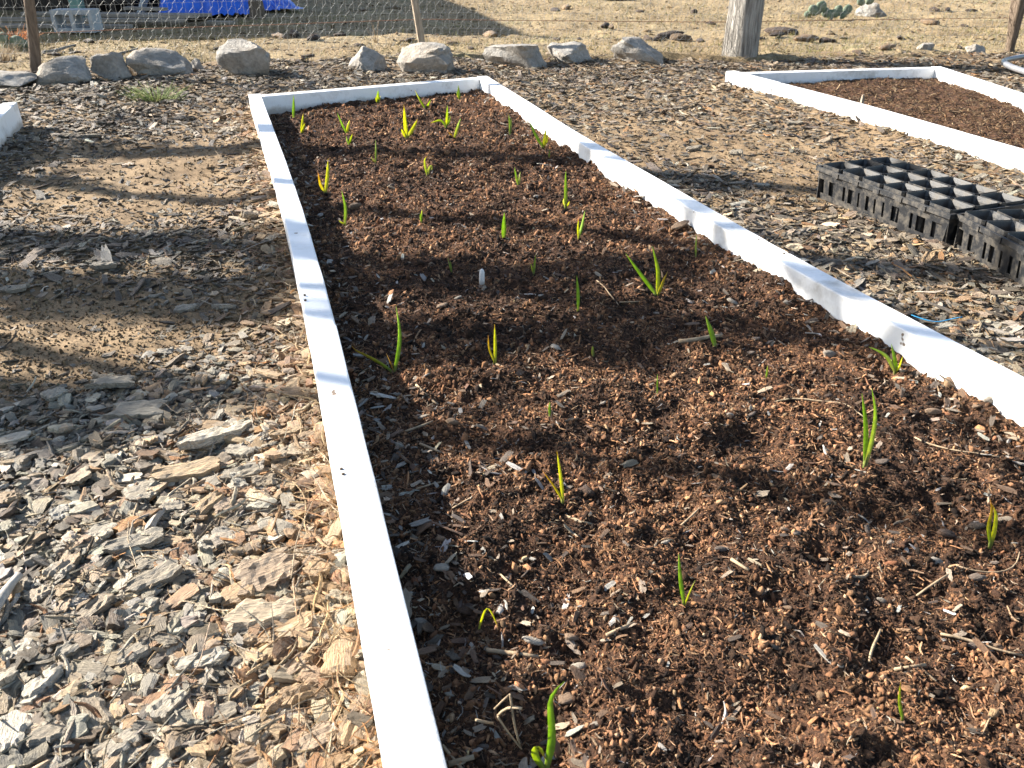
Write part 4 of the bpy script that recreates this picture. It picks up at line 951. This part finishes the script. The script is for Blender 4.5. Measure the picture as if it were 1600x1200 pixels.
# planks lying in front of the shed
PL = [(-40, 42, 205, 44, .09, 0), (-40, 37, 290, 40, .08, .03), (40, 33, 330, 36, .09, .055), (150, 36, 310, 39, .08, .06), (200, 31, 262, 33, .07, .09), (325, 37, 366, 38, .05, 0)]
for i, (ua, va, ub, vb, w, z) in enumerate(PL):
    a = at(ua, va)[:2]; b = at(ub, vb)[:2]; c = (a+b)/2; L = np.linalg.norm(b-a)
    o = box_at('plank', M_PLANK, (c[0], c[1], z+.0), L, w, .026, math.atan2(b[1]-a[1], b[0]-a[0]))
    tag(o, ['lowest long grey plank in front of the shed', 'long grey plank lying over the lowest one', 'long pale plank on top of the stack by the tarp', 'short plank over the right part of the stack', 'shortest plank piece at the top of the stack by the prop', 'small bright board lying alone in front of the tarp'][i], 'plank', 'planks stacked in front of the shed')
# concrete block standing on its side
p = at(117, 51); m = MB(); Wb, Hb, Db, t = .345, .175, .17, .035
for (x0, x1, z0, z1) in [(-Wb/2, Wb/2, 0, t), (-Wb/2, Wb/2, Hb-t, Hb), (-Wb/2, -Wb/2+t, t, Hb-t), (Wb/2-t, Wb/2, t, Hb-t), (-t/2, t/2, t, Hb-t)]: m.box((x0, -Db/2, z0), (x1, Db/2, z1))
tag(m.build('concrete_block', M_CONC, None, False, (p[0], p[1]+.085, 0)), 'grey concrete block with two square holes before the planks', 'concrete block')
# the blue tarp over a heap
def tarp(label, u0, u1, vb, hgt, depth, seed, nx=110, ny=60):
    a = at(u0, vb)[:2]; b = at(u1, vb-4)[:2]; L = np.linalg.norm(b-a); d = (b-a)/L; nn = np.array([-d[1], d[0]])
    U, Vv = np.meshgrid(np.linspace(0, 1, nx), np.linspace(0, 1, ny))
    prof = (1-np.abs(2*Vv-1)**2.6)*np.minimum(1, (1-np.abs(2*U-1)**8))*(.55+.45*np.clip(1.25-U*1.0, 0, 1))
    Z = hgt*prof*(1+.18*vn(U*5, Vv*3, seed)) + .03*vn(U*L*9, Vv*depth*6, seed+1) + .018*np.abs(vn(U*L*20+Vv*6, Vv*depth*9, seed+2)) + .01*vn(U*L*40, Vv*depth*30, seed+3)
    sp = .05*vn(U*9, Vv*9, seed+4)
    X = a[0]+d[0]*U*L+nn[0]*(Vv*depth+sp); Y = a[1]+d[1]*U*L+nn[1]*(Vv*depth+sp)
    Z = np.maximum(Z, .012+.01*np.abs(vn(U*20, Vv*20, seed+6)))
    return tag(mobj('tarp', np.stack([X, Y, Z], -1).reshape(-1, 3), grid_faces(ny, nx), M_TARP, None, True), label, 'tarp')
tarp('large creased blue tarp over a heap beyond the fence', 246, 408, 30, .75, 2.2, 91)
tarp('low crumpled tail of blue tarp right of the grey stump', 412, 478, 19, .16, 1.2, 95, 50, 40)
p = at(400, 27); m = MB(); m.tube([(0, 0, -.03), (.005, 0, .06), (.0, 0, .14), (.004, 0, .16)], [.085, .075, .072, .06], 9)
tag(m.build('stump', M_POST, None, False, (p[0], p[1]+.05, 0)), 'short grey stump at the right end of the blue tarp', 'stump')
p = at(180, 20); pa = tag(empty('wooden_pallet', (p[0], p[1], 0)), 'dark wooden pallet on the ground between green post and prop', 'pallet')
for i in range(5): box_at('slat', M_DARKWOOD, (0, i*.15, .10), .5, .10, .022, 0, pa)
for i in range(3): box_at('runner', M_DARKWOOD, (-.2+i*.2, .3, 0), .06, .72, .098, 0, pa)
# prickly pears
def pads(root, spec, y):
    for i, (u, v, wpx, hpx, rot) in enumerate(spec):
        c = atY(u, v, y+.02*((i*7) % 3)); k = y/F_PX; V, Fs = I2; V = V.copy()*np.array([wpx*k, .045, hpx*k*1.05])*(1+.16*n3(V+i*3.3, 3.0, 60+i))[:, None]
        V[:, 0] *= (1+.35*V[:, 2]/(hpx*k))
        a = math.radians(rot); V = np.stack([V[:, 0]*math.cos(a)+V[:, 2]*math.sin(a), V[:, 1], -V[:, 0]*math.sin(a)+V[:, 2]*math.cos(a)], 1)
        o = mobj('pad', V, Fs, M_CACTUS, root, True); o.location = (c[0]-root.location[0], c[1]-root.location[1], c[2])
p = at(1295, 27); r = tag(empty('prickly_pear', (p[0], p[1], 0)), 'grey-green prickly pear in the field right of the cedar post', 'cactus')
pads(r, [(1271, 17, 13, 17, -35), (1282, 12, 15, 17, 18), (1290, 20, 15, 12, 62), (1303, 21, 13, 11, 48), (1311, 17, 12, 14, -25), (1323, 16, 13, 15, 28), (1297, 24, 15, 9, 80), (1318, 23, 13, 9, -60), (1262, 22, 11, 11, 70), (1345, 3, 14, 10, 40), (1360, 0, 14, 11, -55)], p[1])
p = at(28, 78); r = tag(empty('prickly_pear', (p[0], p[1], 0)), 'small dark prickly pear left of the dark fence post', 'cactus')
pads(r, [(27, 66, 22, 18, 0), (12, 72, 18, 16, -20), (38, 70, 16, 15, 25), (5, 60, 14, 18, 10)], p[1])
# dry weeds
def weed(name, label, cat, u, v, wpx, hpx, n, mat, seed, rad=.0016, zf=None, spread=1.0, group=None):
    r = np.random.default_rng(seed); p = at(u, v); k = p[1]/F_PX; m = MB()
    for i in range(n):
        a = r.uniform(0, 6.283); q = r.uniform(.0, .35)*wpx*k; e = r.uniform(.2, .5)*wpx*k*spread; h = hpx*k*r.uniform(.5, 1.1)
        P = [(q*math.cos(a), q*math.sin(a)*.7, -.01), ((q+e*.35)*math.cos(a), (q+e*.35)*math.sin(a)*.7, h*.6), ((q+e)*math.cos(a), (q+e)*math.sin(a)*.7, h*(1-.25*r.uniform(0, 1)))]
        m.tube(smooth_poly(resample(np.array(P), .03), 2), np.linspace(rad, rad*.3, max(3, int(np.linalg.norm(np.diff(np.array(P), axis=0), axis=1).sum()/.03))), 3)
    o = m.build(name, mat, None, True, (p[0], p[1], float(path_h(np.array(p[0]), np.array(p[1])))))
    return tag(o, label, cat, group)
weed('grass_tuft', 'green grass tuft in the mulch in front of the wide blocky rock', 'grass', 246, 158, 75, 26, 130, M_GRASS, 1, .0022)
weed('dry_weed', 'orange dry weed behind the dark fence post at the left edge', 'weed', 25, 66, 60, 22, 60, M_ORANGE, 2, .003)
weed('dry_weed', 'pale straw-coloured weed at the very left edge by the cactus', 'weed', 5, 95, 50, 30, 70, M_DRYSTEM, 3, .0025)
weed('dry_weed', 'dry straw tuft between the peaked rock and the wide block', 'weed', 212, 120, 18, 26, 26, M_DRYSTEM, 4)
weed('dry_weed', 'thin bare weed stalk left of the leaning stake beyond the fence', 'weed', 588, 64, 22, 32, 7, M_DRYSTEM, 5, .003)
weed('dry_weed', 'dry straw tuft at the foot of the rounded square rock', 'weed', 545, 112, 24, 12, 26, M_DRYSTEM, 6)
weed('dry_weed', 'dry straw tuft at the right side of the craggy rock', 'weed', 722, 104, 26, 14, 30, M_DRYSTEM, 7)
weed('dry_weed', 'dry straw at the foot of the cedar post', 'weed', 1150, 94, 40, 12, 36, M_DRYSTEM, 8)
for label, pts, rr in [('bent grey branch on the grass behind the broad slanted rock', [(66, 82), (85, 80), (102, 74), (118, 70)], .014), ('dark fallen branch reaching behind the narrow peaked rock', [(150, 92), (178, 86), (200, 80), (215, 76)], .012), ('pale dry twig standing before the concrete block', [(98, 62), (90, 52), (83, 39)], .007)]:
    y = at(*pts[0])[1]
    P = np.array([at(u, v, .02) for u, v in pts]) if 'standing' not in label else np.array([atY(u, v, y) for u, v in pts])
    m = MB(); m.tube(smooth_poly(resample(P, .04), 2), np.linspace(rr, rr*.5, len(resample(P, .04))), 6); tag(m.build('branch', M_CEDAR, None, True), label, 'branch')
# the hose loop at the right edge
P = np.array([at(u, v, .035) for u, v in [(1660, 84), (1625, 88), (1600, 92), (1578, 96), (1566, 99), (1568, 103), (1580, 108), (1600, 113), (1640, 122), (1700, 138)]])
P[:, 2] = [.03, .03, .05, .05, .05, .05, .045, .04, .03, .03]
m = MB(); m.tube(smooth_poly(resample(P, .025), 6), .017, 10); tag(m.build('garden_hose', M_HOSE, None, True), 'thick grey hose bent in a loop at the right edge', 'hose')

# clods, stones and grass of the pasture
CLM = [crumb_mesh('clod', 900+i, M_CHIP, I2, .5, False) for i in range(8)]
CLODS = [(1045, 50, 30), (1062, 56, 22), (1030, 55, 18), (768, 55, 22), (1012, 57, 16), (640, 62, 16), (945, 38, 20), (955, 44, 16), (868, 18, 18), (1085, 20, 14), (1110, 34, 12), (885, 15, 14), (960, 2, 30), (1225, 48, 34), (1215, 60, 22), (1260, 70, 28), (1180, 62, 18), (1290, 70, 16), (1340, 84, 16), (1385, 82, 18), (1460, 16, 14), (1455, 33, 20), (1508, 35, 10), (1518, 14, 12), (1550, 6, 12), (1480, 16, 10), (460, 53, 26), (435, 57, 20), (490, 62, 22), (530, 57, 14), (262, 88, 14), (340, 75, 14), (480, 88, 16), (560, 68, 12), (120, 86, 14), (85, 92, 12), (140, 70, 16), (820, 75, 14), (870, 62, 10), (905, 60, 12), (1095, 60, 14), (705, 64, 12), (615, 15, 16), (570, 18, 12), (1140, 10, 10), (1000, 22, 10), (1405, 60, 12), (1500, 72, 14), (1320, 55, 10), (735, 78, 10)]
for i, (u, v, L) in enumerate(CLODS):
    p = at(u, v); sc = L*p[1]/F_PX*1.15; dark = random.random() < .7
    o = obj('clod', CLM[i % 8], field, (p[0], p[1], float(field_h(p[0:1], p[1:2])[0])+sc*.12)); o.scale = (sc, sc*.8, sc*random.uniform(.45, .7)); o.rotation_euler = (0, 0, random.uniform(0, 6))
    c = (.075, .05, .035) if dark else (.22, .15, .09); _f = random.uniform(.8, 1.3); o.color = (*[a*_f for a in c], 1)
n = 110000
Y = rng.uniform(4.7, 13, n); X = (Y*.80+.5)*rng.uniform(-1, 1, n); ok = Y > fence_y(X)-.1; X, Y = X[ok], Y[ok]; n = len(X)
gr = np.clip(.5+.6*vn(X*1.4, Y*1.4, 51)+.4*vn(X*5, Y*5, 52), 0, 1); gr = gr*np.clip(1.5-(Y-fence_y(X))*.28, .30, 1); ok = rng.uniform(0, 1, n) < gr; X, Y = X[ok], Y[ok]; n = len(X)
s = rng.uniform(.018, .055, n); cc = pal(n, [(.36, .295, .15), (.28, .27, .10), (.43, .35, .20), (.19, .21, .07)], [4, 2, 2, 1.4])
scatter('dry_grass', np.stack([X, Y, field_h(X, Y)-.003], 1), rots(n, .7), np.stack([s*1.5, s*1.5, s], 1), rng.integers(0, 8, n), cc, P_BLADE, field)
n = 15000
Y = rng.uniform(5.0, 13, n); X = (Y*.80+.5)*rng.uniform(-1, 1, n); ok = Y > fence_y(X)-.1; X, Y = X[ok], Y[ok]; n = len(X)
s = np.clip(rng.lognormal(math.log(.016), .5, n), .006, .05)
cc = pal(n, [(.30, .215, .12), (.20, .135, .075), (.40, .31, .19), (.09, .06, .04)], [4, 3, 2, 1])
scatter('earth_lumps', np.stack([X, Y, field_h(X, Y)], 1), rots(n, .3), np.stack([s*1.3, s, s*.6], 1), rng.integers(0, 10, n), cc, P_CRUMB, field)

# ------------------------------------------------------------------ trees left of the garden, whose shade falls across the beds
TAN = math.tan(SUN_EL)
perp = np.array([-sunh[1], sunh[0]])
def caster(P, dist):
    """the point on an upright plane, dist metres up-sun of the garden's left side, whose shade falls on ground point P"""
    org = np.array([-1.0, 2.2]) - sunh*dist
    tau = (P-org)@sunh; lat = (P-org)@perp
    b = org + perp*lat
    return np.array([b[0], b[1], tau*TAN])
def tree(label, stems, clumps, dist, seed):
    r = np.random.default_rng(seed)
    b0 = caster(at(*stems[0][0][0])[:2], dist)
    root = tag(empty('tree', (b0[0], b0[1], 0)), label, 'tree', 'trees left of the garden')
    m = MB()
    for pts, w0, w1 in stems:
        P = np.array([caster(at(u, v)[:2], dist) for u, v in pts])
        up = P[np.argsort(P[:, 2])]
        foot = np.array([[b0[0]+r.uniform(-.1, .1), b0[1]+r.uniform(-.1, .1), -.1], [b0[0]*.6+up[0][0]*.4, b0[1]*.6+up[0][1]*.4, up[0][2]*.5]])
        Q = np.vstack([foot, up, up[-1:]+np.array([[r.uniform(-.2, .2), r.uniform(-.2, .2), 1.0]])])
        Q = smooth_poly(resample(Q, .12), 6); f = np.linspace(0, 1, len(Q))
        m.tube(Q, (w0*(1-f)+w1*f)*.5*(1+.12*np.sin(f*37+seed)), 8)
    m.build('trunk', M_BARKTREE, root).location = (-b0[0], -b0[1], 0)
    V = []; Fs = []
    for (u, v, ru, rv, n) in clumps:
        for _ in range(int(n*.55)):
            a = r.normal(0, .5, 2); p = at(u+ru*a[0], min(v+rv*a[1], 1500))[:2]
            c = caster(p, dist); c = c + ldir*float(r.normal(0, .25)); L = r.uniform(.025, .06)
            t = r.normal(0, 1, 3); t /= np.linalg.norm(t); e = np.cross(t, r.normal(0, 1, 3)); e /= np.linalg.norm(e)
            k = len(V); nn = np.cross(t, e)*.006
            V += [c-t*L, c+e*L*.45+nn, c+t*L, c-e*L*.45+nn]; Fs.append((k, k+1, k+2, k+3))
    if V:
        o = mobj('crown', np.array(V)-np.array([b0[0], b0[1], 0]), np.array(Fs), M_TREELEAF, root); o['kind'] = 'stuff'
tree('slender tree whose thin shadow crosses the far third of the beds', [
     ([(0, 240), (210, 243), (440, 232), (700, 250), (960, 262), (1225, 300)], .17, .10),
     ([(0, 283), (120, 297), (260, 312), (460, 322)], .14, .05)],
     [(120, 225, 150, 14, 260), (700, 250, 200, 12, 160), (1120, 290, 110, 14, 160), (40, 250, 90, 16, 220), (60, 285, 90, 12, 120), (220, 190, 160, 10, 60)], 4.5, 1)
tree('slender tree whose soft shadow crosses the middle of the beds', [
     ([(0, 375), (150, 380), (300, 386), (480, 395), (700, 440), (1000, 450), (1170, 385)], .13, .07),
     ([(0, 440), (150, 455), (480, 440), (800, 452)], .15, .08)],
     [(250, 390, 260, 22, 420), (150, 455, 260, 26, 620), (330, 470, 150, 28, 380), (480, 425, 80, 30, 220), (750, 445, 260, 20, 380), (1000, 440, 160, 20, 220), (1170, 380, 60, 14, 90), (20, 375, 60, 16, 120)], 5.0, 2)
tree('slender tree whose soft shadow crosses the near part of the beds', [
     ([(0, 525), (100, 545), (200, 600), (420, 640)], .10, .05),
     ([(400, 508), (620, 520), (900, 540), (1100, 555), (1330, 490), (1400, 520)], .07, .05)],
     [(30, 630, 110, 36, 240), (120, 690, 140, 34, 150), (230, 640, 120, 20, 110), (900, 540, 260, 26, 480), (1080, 520, 120, 18, 120), (700, 560, 140, 18, 120), (1400, 500, 50, 20, 90), (1320, 490, 24, 20, 40), (760, 660, 60, 16, 20)], 4.5, 3)
print('script done')
